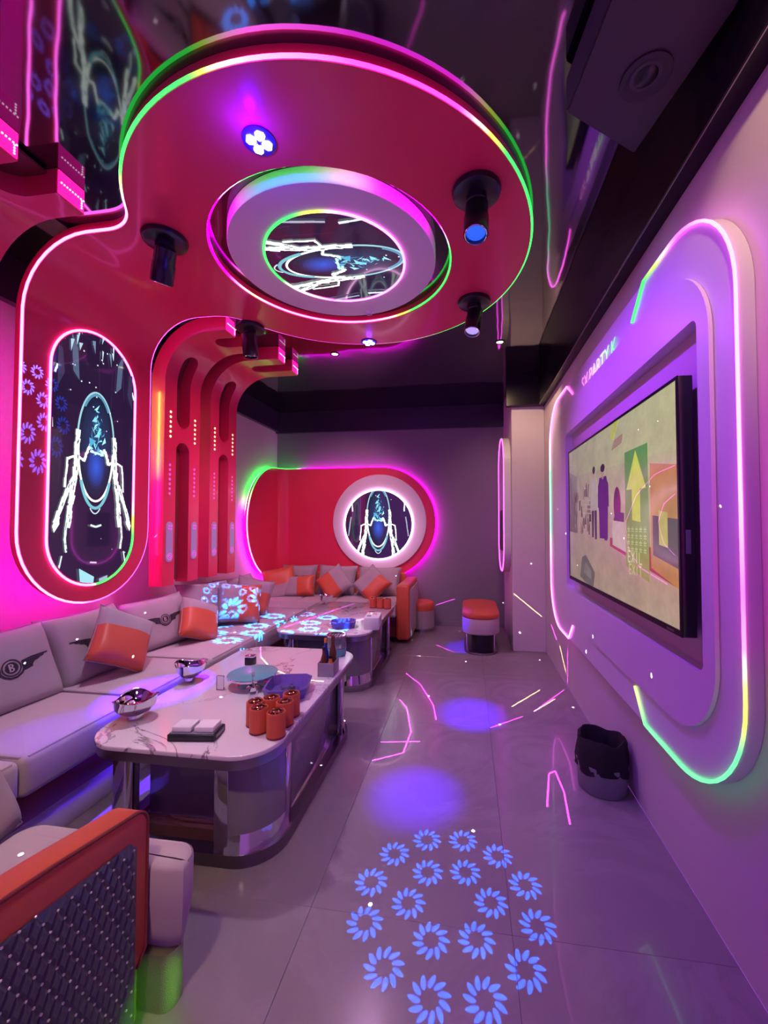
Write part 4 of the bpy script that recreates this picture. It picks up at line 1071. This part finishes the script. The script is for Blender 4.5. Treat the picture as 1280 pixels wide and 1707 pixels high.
# green laser unit glow on the plinth and floor
light('SPOT', 'green_beam', (0.25, 0.85, 0.40), (0.20, 1.0, 0.02), 60, target=(-0.81, 0.99, 0.055), radius=0.004, angle=11, blend=1.0)
light('SPOT', 'green_beam', (-0.30, 1.05, 2.2), (0.05, 1.0, 0.10), 40, target=(-0.775, 0.965, 0.0), radius=0.004, angle=2.8, blend=1.0)

# ------------------------------------------------------------------ marble tables
def make_table():
    t = empty('coffee_table', (-1.1075, 2.02, 0))
    x0, x1, y0, y1 = -1.500, -0.715, 1.385, 2.655
    def P(n, bm, m, sm=40): return put(obj(n, bm, m, smooth=sm), t)
    P('marble_top', rslab(bmesh.new(), x0, x1, y0, y1, .442, .460, .16, bev=.004, n=10), M_MARBLE)
    P('top_rim', rslab(bmesh.new(), x0 + .006, x1 - .006, y0 + .006, y1 - .006, .405, .442, .155, n=10), M_STEEL)
    a, b2, c, d = x0 + .035, x1 - .012, y0 + .075, y1 - .075
    fr = bmesh.new()
    o_, i_ = rrect(a, b2, c, d, .17, 10), rrect(a + .055, b2 - .055, c + .055, d - .055, .12, 10)
    n = len(o_)
    R = [[fr.verts.new((x, y, z)) for x, y in L] for L, z in ((o_, .0), (o_, .048), (i_, .048), (i_, .0))]
    for k in range(4):
        for q in range(n): fr.faces.new((R[k][q], R[k][(q + 1) % n], R[(k + 1) % 4][(q + 1) % n], R[(k + 1) % 4][q]))
    P('base_frame', fr, M_STEEL)
    P('base_plate', rslab(bmesh.new(), a + .055, b2 - .055, c + .055, d - .055, .02, .028, .12, n=8), mat('bronze_plate', (0.30, 0.13, 0.13), 0.12, metal=0.7))
    P('glass_core', B(a + .09, b2 - .05, c + .17, d - .17, .05, .405, bev=.004), M_GLASSDK)
    P('core_foot', B(a + .085, b2 - .045, c + .165, d - .165, .028, .052, bev=.002), M_CHROME)
    for sx, sy in ((1, 0), (1, 1)):      # curved corner units on the aisle side
        cx = b2 - .19; cy = c + .18 if sy == 0 else d - .18; r = .170
        A0, A1 = (-PI / 2, 0) if sy == 0 else (0, PI / 2)
        q = bmesh.new()
        angs = [A0 + (A1 - A0) * k / 12 for k in range(13)]
        lo = [[q.verts.new((cx + rr * math.cos(g), cy + rr * math.sin(g), z)) for g in angs] for rr, z in ((r, .115), (r, .405), (r - .012, .405), (r - .012, .115))]
        for k in range(4):
            for j in range(12): q.faces.new((lo[k][j], lo[k][j + 1], lo[(k + 1) % 4][j + 1], lo[(k + 1) % 4][j]))
        P('curved_panel', q, M_GLASSDK)
        q = bmesh.new()
        lo = [[q.verts.new((cx + rr * math.cos(g), cy + rr * math.sin(g), z)) for g in angs] for rr, z in ((r + .012, .048), (r - .002, .118), (r - .014, .118), (r - .004, .048))]
        for k in range(4):
            for j in range(12): q.faces.new((lo[k][j], lo[k][j + 1], lo[(k + 1) % 4][j + 1], lo[(k + 1) % 4][j]))
        P('corner_skirt', q, M_CHROME)
        yy = cy - r if sy == 0 else cy + r
        P('post', B(cx - .045, cx + .012, yy - .006, yy + .022, .048, .405, bev=.003), M_CHROME)
        xx = cx + r; ye = cy + (.03 if sy == 0 else -.03)
        P('post', B(xx - .022, xx + .006, min(cy - .012, ye), max(cy + .012, ye), .048, .405, bev=.003), M_CHROME)
    for yy in (c + .07, d - .07):
        q = bmesh.new(); rslab(q, a + .02, a + .115, yy - .035, yy + .035, .04, .405, .03, n=6)
        P('post', q, M_CHROME)
    return t
t1 = make_table(); tag(t1, 'white marble coffee table with chrome base, nearer the camera', 'table', 'marble coffee tables')
t2 = copy_tree(t1); tag(t2, 'white marble coffee table with chrome base, further back under the blue flowers', 'table')
t2.location = (-1.135, 3.645, 0)
TT = .460

# ------------------------------------------------------------------ things on the tables
def bowl(x, y, r, rz, label):
    """three-lobed polished bowl on a foot ring"""
    bm = bmesh.new(); n = 48
    def lob(a): return 1 + .10 * math.cos(3 * a)
    prof = [(.30, 0.0), (.42, .006), (.40, .02), (.72, .034), (.94, .058), (1.0, .085), (1.06, .092), (.97, .088), (.90, .062), (.66, .042), (.0, .034)]
    rings = []
    for q, z in prof:
        if q == 0: rings.append([bm.verts.new((0, 0, z))]); continue
        k = min(1, max(0, (q - .35) / .5))
        rings.append([bm.verts.new((r * q * (1 + (lob(2 * PI * i / n) - 1) * k) * math.cos(2 * PI * i / n), r * q * (1 + (lob(2 * PI * i / n) - 1) * k) * math.sin(2 * PI * i / n), z + (.008 * math.cos(3 * 2 * PI * i / n) if z > .07 else 0))) for i in range(n)])
    for a, b2 in zip(rings, rings[1:]):
        for i in range(n):
            j = (i + 1) % n
            if len(b2) == 1: bm.faces.new((a[i], a[j], b2[0]))
            else: bm.faces.new((a[i], a[j], b2[j], b2[i]))
    bm.faces.new(rings[0][::-1])
    o = obj('fruit_bowl', bm, M_CHROME, smooth=60); o.location = (x, y, TT); o.rotation_euler = (0, 0, rz)
    return tag(o, label, 'bowl', 'polished steel bowls')
bowl(-1.425, 1.60, .078, .3, 'polished steel lobed bowl at the near left table corner')
bowl(-1.475, 2.02, .072, .9, 'polished steel lobed bowl at left edge, mid way along near table')
bowl(-1.47, 4.13, .07, .2, 'small polished steel bowl on the far table')

# black tray with two white blocks
tr = empty('black_tray', (-1.065, 1.505, TT), .12)
bm = B(-.092, .092, -.047, .047, 0, .026, bev=.003); obj('tray_body', bm, M_BLACK, tr, smooth=40)
obj('tray_slot', B(.0925, .0935, -.030, .030, .007, .019, bev=.0004, seg=1), M_GREYPL, tr)
obj('tray_lip', B(-.086, .086, -.041, .041, .026, .029, bev=.001, seg=1), M_GREYPL, tr)
tag(tr, 'low black tray at the front edge of the near table', 'tray')
for k, x in enumerate((-.044, .044)):
    o = obj('white_block', B(-.038, .038, -.034, .034, 0, .020, bev=.004), M_PAPER, smooth=40)
    o.location = (tr.location.x + x * math.cos(.12), tr.location.y + x * math.sin(.12), TT + .0291); o.rotation_euler = (0, 0, .12)
    tag(o, ('white card stack on the left half of the black tray', 'white card stack on the right half of the black tray')[k], 'cards', 'white card stacks on the tray')

# round server on a clear foot; a teal reflection is put into the plate's colour
sv = empty('round_server', (-1.115, 2.02, TT))
obj('plate', lathe(bmesh.new(), [(0, .048), (.118, .048), (.124, .052), (.124, .060), (.120, .062), (0, .062)], 40, cap=False), M_TEAL, sv, smooth=40)
obj('rim_band', lathe(bmesh.new(), [(.1245, .047), (.1265, .049), (.1265, .058), (.1245, .060)], 40, cap=False), M_CHROME, sv, smooth=40)
obj('foot', lathe(bmesh.new(), [(.075, 0), (.075, .004), (.022, .010), (.018, .046), (.04, .048)], 28), M_CHROME, sv, smooth=40)
tag(sv, 'round teal serving plate on a low foot, middle of near table', 'plate')
o = obj('napkin_stand', B(-.02, .02, -.006, .006, 0, .07, bev=.002), M_CLEAR); o.location = (-1.24, 1.93, TT); tag(o, 'small clear upright holder left of the teal plate', 'holder')
sb = empty('lighter_box', (-1.285, 2.30, TT)); obj('case', B(-.028, .028, -.02, .02, 0, .045, bev=.004), M_BLACK, sb, smooth=40); obj('lid', B(-.0285, .0285, -.0205, .0205, .046, .056, bev=.003), M_CHROME, sb, smooth=40)
tag(sb, 'little black box behind the teal plate', 'box')

# crystal trays
def crystal(x, y, rz, label, w_=.105, d_=.115):
    t = empty('crystal_tray', (x, y, TT), rz)
    def octo(a, b2, c): return [(a - c, -b2), (a, -b2 + c), (a, b2 - c), (a - c, b2), (-a + c, b2), (-a, b2 - c), (-a, -b2 + c), (-a + c, -b2)]
    bm = bmesh.new(); L = [(octo(w_ * .86, d_ * .86, .03), 0), (octo(w_, d_, .035), .052), (octo(w_ * .90, d_ * .90, .032), .054), (octo(w_ * .78, d_ * .78, .028), .012)]
    R = [[bm.verts.new((px, py, z)) for px, py in p] for p, z in L]
    bm.faces.new(R[0][::-1]); bm.faces.new(R[3])
    for a, b2 in zip(R, R[1:]):
        for i in range(8): bm.faces.new((a[i], a[(i + 1) % 8], b2[(i + 1) % 8], b2[i]))
    obj('tray', bm, mat('violet_crystal', (0.30, 0.20, 0.85), 0.08, trans=0.6, ior=1.5, bump=(120, .9, .004)), t)
    fa = bmesh.new()
    for i in range(22):
        a = random.uniform(0, 2 * PI); q = random.uniform(0, .75); bmesh.ops.create_icosphere(fa, subdivisions=1, radius=random.uniform(.006, .011), matrix=Matrix.Translation((w_ * .7 * q * math.cos(a), d_ * .7 * q * math.sin(a), .020)))
    g = obj('crystal_chips', fa, M_CRYSTAL, t); g['kind'] = 'stuff'
    return tag(t, label, 'tray', 'violet crystal trays')
crystal(-.885, 1.945, .2, 'violet cut crystal tray behind the orange dice cups')
crystal(-1.00, 3.23, .25, 'violet cut crystal tray at the near edge of the far table', .10, .08)
o = obj('glass_dropper', lathe(bmesh.new(), [(.020, 0), (.020, .05), (.006, .062), (.004, .115), (.008, .120), (.006, .13), (0, .13)], 16), M_CLEAR, smooth=40); o.location = (-1.01, 1.835, TT); tag(o, 'slim clear glass bottle with a stem beside the near crystal tray', 'bottle')

# orange dice cups
def cup(x, y, label, group, first=[None]):
    if first[0] is None:
        t = empty('dice_cup')
        obj('cup_body', lathe(bmesh.new(), [(.0, .0), (.033, .0), (.0365, .003), (.0365, .094), (.0345, .098), (.031, .098), (.030, .088), (0, .088)], 28, cap=False), M_ORLEATH, t, smooth=45)
        obj('glass_lid', lathe(bmesh.new(), [(.030, .088), (.030, .096), (.026, .103), (.012, .107), (0, .107)], 24), M_BRONZE, t, smooth=50)
        obj('base_band', lathe(bmesh.new(), [(.0370, .001), (.0373, .002), (.0373, .007), (.0370, .008)], 28, cap=False), M_SOFABASE, t, smooth=40)
        first[0] = t
    else: t = copy_tree(first[0])
    t.location = (x, y, TT); t.rotation_euler = (0, 0, random.uniform(0, 6))
    return tag(t, label, 'cup', group)
G1, G2 = 'orange dice cups on the near table', 'orange dice cups on the far table'
for (x, y), l in zip([(-.752, 1.545), (-.838, 1.570), (-.882, 1.622), (-.760, 1.640), (-.835, 1.668), (-.768, 1.722)],
        ['orange dice cup with bronze lid nearest to the table front', 'orange dice cup just left behind the foremost cup', 'orange dice cup at the left of the group of six', 'orange dice cup directly behind the foremost cup, in the middle right', 'orange dice cup at the back left of the group of six', 'orange dice cup at the back right of the group of six']): cup(x, y, l, G1)
for (x, y), l in zip([(-.935, 4.02), (-.862, 4.005), (-.785, 3.985)], ['leftmost of the three orange dice cups on the far table', 'middle of the three orange dice cups on the far table', 'rightmost of the three orange dice cups on the far table']): cup(x, y, l, G2)

# clear organiser with bottles and a teal jar at the far right corner of the near table
og = empty('clear_organiser', (-.775, 2.225, TT), .05)
bm = bmesh.new()
for a in ((-.045, .045, -.055, .055, 0, .004), (-.045, -.042, -.055, .055, .004, .075), (.042, .045, -.055, .055, .004, .075), (-.042, .042, -.055, -.052, .004, .075), (-.042, .042, .052, .055, .004, .075)): box(bm, *a)
obj('organiser_case', bm, mat('frosted_acrylic', (.78, .70, .80), .2, trans=.55, ior=1.4), og); tag(og, 'clear acrylic organiser at the right edge of near table', 'organiser')
def bottle(x, y, z, h, r, body, capm, label):
    t = empty('small_bottle', (x, y, z))
    obj('bottle_body', lathe(bmesh.new(), [(0, 0), (r, 0), (r * 1.02, .004), (r, h * .55), (r * .55, h * .72), (r * .45, h * .86)], 18), body, t, smooth=50)
    obj('bottle_cap', lathe(bmesh.new(), [(r * .55, h * .86), (r * .55, h * .98), (r * .4, h), (0, h)], 16), capm, t, smooth=50)
    return tag(t, label, 'bottle', 'small bottles in the clear organiser')
bottle(-.795, 2.205, TT + .0041, .150, .017, M_BROWN, M_BLACK, 'dark brown bottle in the clear organiser')
bottle(-.755, 2.200, TT + .0041, .105, .018, M_YELLOW, M_BLACK, 'amber bottle in the right of the clear organiser')
bottle(-.800, 2.250, TT + .0041, .185, .016, M_BLUE, M_YELLOW, 'tall blue bottle with amber cap in the clear organiser')
bottle(-.760, 2.255, TT + .0041, .200, .020, M_BROWN, M_BROWN, 'tall brown bottle at the back of the clear organiser')
jr = empty('ice_jar', (-.835, 2.55, TT))
obj('jar_glass', lathe(bmesh.new(), [(0, 0), (.052, 0), (.058, .004), (.060, .12), (.055, .122), (.054, .05), (0, .048)], 30, cap=False), mat('pale_glass', (.75, .80, .85), .05, trans=.8, ior=1.4), jr, smooth=45)
obj('jar_base', lathe(bmesh.new(), [(.0585, .002), (.0605, .004), (.0612, .045), (.059, .047)], 30, cap=False), M_TEAL, jr, smooth=45)
obj('jar_rim', lathe(bmesh.new(), [(.058, .118), (.063, .120), (.063, .130), (.052, .130), (.052, .118)], 30, cap=False), M_CHROME, jr, smooth=45)
hb = bmesh.new()
for k in range(6): box(hb, -.05 + k * .018, -.042 + k * .018, -.03, .03, .112, .124)
obj('ice_tongs', hb, M_CHROME, jr)
tag(jr, 'glass jar with teal base and steel rim at far corner of near table', 'jar')

# tissue box with printed marks
tb = empty('tissue_box', (-.765, 3.275, TT), .1)
obj('box_body', B(-.06, .06, -.105, .105, 0, .095, bev=.003), M_PAPER, tb, smooth=40)
obj('printed_mark', B(-.045, -.012, -.05, -.01, .0951, .0956), M_BLACK, tb); obj('printed_mark', B(.010, .030, .02, .06, .0951, .0956), M_YELLOW, tb)
obj('tissue_slot', B(-.004, .004, .03, .09, .0951, .0957), M_GREYPL, tb)
tag(tb, 'white tissue box with small black and yellow prints on far table', 'box')

# ------------------------------------------------------------------ stools, bin
sl = empty('round_stool', (-.56, 5.04, 0), label='small round orange-topped stool in front of the grey back wall', cat='stool')
obj('stool_body', lathe(bmesh.new(), [(.145, .035), (.152, .04), (.152, .26), (0, .26)], 40), M_FABRIC2, sl, smooth=45)
obj('seat_pad', lathe(bmesh.new(), [(.154, .25), (.156, .30), (.150, .335), (.130, .350), (0, .352)], 40), M_ORLEATH, sl, smooth=45)
obj('chrome_foot', lathe(bmesh.new(), [(.142, 0), (.142, .036), (0, .036)], 40), M_STEEL, sl, smooth=45)
sl.location.y = 5.03
s2 = empty('oblong_ottoman', (.13, 4.50, 0), label='oblong orange-topped ottoman on chrome legs next to the pillar', cat='stool')
obj('seat_body', rslab(bmesh.new(), -.185, .185, -.42, .42, .205, .36, .165, bev=.012, n=10), M_FABRIC, s2, smooth=50)
obj('seat_pad', rslab(bmesh.new(), -.188, .188, -.423, .423, .352, .415, .167, bev=.022, n=10), M_ORLEATH, s2, smooth=50)
obj('base_plate', rslab(bmesh.new(), -.165, .165, -.38, .38, 0, .018, .15, bev=.003, n=10), M_STEEL, s2, smooth=50)
obj('pedestal', rslab(bmesh.new(), -.09, .13, -.32, .32, .018, .206, .06, n=6), M_BLACK, s2, smooth=50)
for x in (-.15, .135):
    obj('leg', B(x, x + .015, -.12, .12, .018, .206, bev=.002), M_CHROME, s2)
wb = empty('waste_bin', (.655, 2.175, 0), label='round grey waste bin with black bag turned over its rim, by right wall', cat='bin')
obj('bin_body', lathe(bmesh.new(), [(0, .004), (.106, .0), (.110, .004), (.118, .12), (.118, .135), (0, .135)], 36), M_GREYPL, wb, smooth=45)
bm = bmesh.new(); n = 44
prof = [(.120, .10), (.121, .12), (.117, .17), (.110, .235), (.100, .250), (.090, .240), (.094, .15), (.0, .11)]
rings = []
for k, (r, z) in enumerate(prof):
    if r == 0: rings.append([bm.verts.new((0, 0, z))]); continue
    rings.append([bm.verts.new(((r + .005 * math.sin(7 * a + k) + .003 * math.sin(13 * a - 2 * k)) * math.cos(a), (r + .005 * math.sin(7 * a + k)) * math.sin(a), z + .010 * math.sin(3 * a + k * .4))) for a in [2 * PI * i / n for i in range(n)]])
for a, b2 in zip(rings, rings[1:]):
    for i in range(n):
        j = (i + 1) % n
        if len(b2) == 1: bm.faces.new((a[i], a[j], b2[0]))
        else: bm.faces.new((a[i], a[j], b2[j], b2[i]))
obj('bin_bag', bm, M_BLACKMAT, wb, smooth=70)

# ------------------------------------------------------------------ ceiling lamps
def moving_head(x, y, z, tilt_to, label, lens=True, first=[None]):
    t = empty('spot_lamp', (x, y, z))
    obj('mount_plate', lathe(bmesh.new(), [(0, 0), (.105, 0), (.107, -.006), (.102, -.022), (.085, -.03), (0, -.03)], 36, cap=False), M_BLACK, t, smooth=40)
    obj('swivel', lathe(bmesh.new(), [(.045, -.03), (.045, -.055), (.030, -.07), (0, -.07)], 24), M_BLACK, t, smooth=40)
    d = (Vector(tilt_to) - Vector((x, y, z - .09))).normalized()
    q = Vector((0, 0, -1)).rotation_difference(d)
    h = obj('lamp_head', lathe(bmesh.new(), [(0, .055), (.040, .055), (.050, .045), (.050, -.02), (.0535, -.025), (.0535, -.115), (.050, -.118), (.044, -.118), (.042, -.100), (0, -.100)], 32, cap=False), M_BLACK, t, smooth=40)
    h.location = (0, 0, -.105); h.rotation_mode = 'QUATERNION'; h.rotation_quaternion = q
    obj('lens_ring', tube(bmesh.new(), [(px, py, -.117) for px, py in circ(0, 0, .047, 28)], .003, 5, True), M_CHROME, h)
    obj('lens', lathe(bmesh.new(), [(0, -.112), (.02, -.110), (.042, -.102), (.042, -.100)], 24, cap=False), lens, h, smooth=50)
    return tag(t, label, 'spotlight', 'black swivel spot lamps on the orange ceiling ring')
zr = 2.754
L_BLUE = emi('blue_lens', (0.02, 0.10, 1.0), 1.3); L_DARK = mat('dark_lens', (.02, .02, .05), .05, coat=.5); L_PALE = emi('pale_lens', (0.55, 0.40, 1.0), .9)
moving_head(-1.52, 1.84, zr, (-2.1, 2.3, 1.3), 'black swivel spot lamp on the left of the orange ceiling ring', L_DARK)
moving_head(.045, 1.763, zr, (-.05, 1.15, .2), 'black swivel spot lamp with blue glowing lens, right of the ring', L_BLUE)
moving_head(.05, 2.66, zr, (-.25, 2.1, .5), 'black swivel spot lamp at the far right rim of the orange ring', L_PALE)
moving_head(-1.585, 2.775, zr, (-1.5, 3.1, 0), 'black swivel spot lamp above the arch columns', L_DARK)

fl = empty('flower_lamp', (-.776, 1.411, zr), label='lamp of four glowing white petals in the ceiling ring, nearest the camera', cat='ceiling light', group='petal lamps in the ceiling ring')
obj('lamp_dish', lathe(bmesh.new(), [(0, 0), (.062, 0), (.062, -.004), (.056, -.006), (0, -.004)], 36, cap=False), mat('blue_dish', (.05, .03, .30), .3), fl, smooth=40)
E_PET = emi('white_petal', (0.90, 0.86, 1.0), 4.0)
for k in range(4):
    a = k * PI / 2 + .55; bm = bmesh.new()
    prism(bm, [(.0265 * math.cos(a) + (px * math.cos(a) - py * math.sin(a)), .0265 * math.sin(a) + (px * math.sin(a) + py * math.cos(a))) for px, py in ((-.017, 0), (-.010, .014), (.008, .019), (.020, .011), (.020, -.011), (.008, -.019), (-.010, -.014))], -.012, -.004)
    obj('petal', bm, E_PET, fl)
obj('petal_hub', B(-.006, .006, -.006, .006, -.013, -.003, bev=.001, seg=1), mat('blue_dish', (0, 0, 0)), fl)
f2 = copy_tree(fl); f2.location = (-.774, 3.145, zr); tag(f2, 'lamp of four glowing petals at the far edge of the ceiling ring', 'ceiling light')
sd = empty('smoke_detector', (-.655, 2.665, 2.738), label='little white dome sensor on the far rim of the hanging drum', cat='sensor')
obj('dome', lathe(bmesh.new(), [(.026, 0), (.026, -.006), (.020, -.016), (.010, -.021), (0, -.022)], 24), M_WHITE, sd, smooth=40)
obj('sensor_ring', lathe(bmesh.new(), [(.013, -.0205), (.014, -.023), (.012, -.024), (.011, -.0215)], 20, cap=False), M_GREYPL, sd)
def downlight(x, y, label):
    t = empty('downlight', (x, y, ZC), label=label, cat='ceiling light', group='small warm downlights in the black ceiling')
    obj('trim_ring', lathe(bmesh.new(), [(.040, 0), (.040, -.004), (.030, -.006), (.028, -.001)], 24, cap=False), M_BLACK, t, smooth=40)
    obj('glow_disc', lathe(bmesh.new(), [(0, -.002), (.027, -.002), (.027, -.001)], 20, cap=False), emi('warm_glow', (1.0, .80, .45), 7.0), t)
downlight(.273, 3.423, 'warm downlight in the black ceiling near the television wall'); downlight(-1.161, 3.457, 'warm downlight in the black ceiling over the far table')
downlight(.60, .80, 'warm downlight in the black ceiling above the near right wall')

# loudspeaker hung under the ceiling on the right
sp_ = empty('loudspeaker', (.52, 1.25, 2.80), label='dark grey loudspeaker hung below the black ceiling, upper right', cat='speaker')
cab = bmesh.new()
lo = [(.33, 1.38), (.615, 1.575), (.71, 1.15), (.66, .78), (.42, .78)]
prism(cab, [(x - .52, y - 1.25) for x, y in lo], -.135, -.02)
bmesh.ops.bevel(cab, geom=cab.edges[:], offset=.006, segments=2, affect='EDGES')
bx = obj('cabinet', cab, mat('grey_cabinet', (.050, .038, .046), .5), sp_, smooth=40)
obj('woofer', lathe(bmesh.new(), [(.072, -.134), (.072, -.139), (.062, -.141), (.050, -.136), (.024, -.128), (0, -.126)], 36, cap=False), mat('speaker_cone', (.03, .022, .028), .5), bx, smooth=50)
obj('dust_cap', lathe(bmesh.new(), [(.034, -.134), (.026, -.139), (0, -.142)], 24, cap=False), M_BLACK, bx, smooth=50)
for o in bx.children: o.location = (.025, .05, -.001)
obj('hanging_bracket', B(-.02, .02, -.04, .04, -.03, .009), M_BLACK, bx)
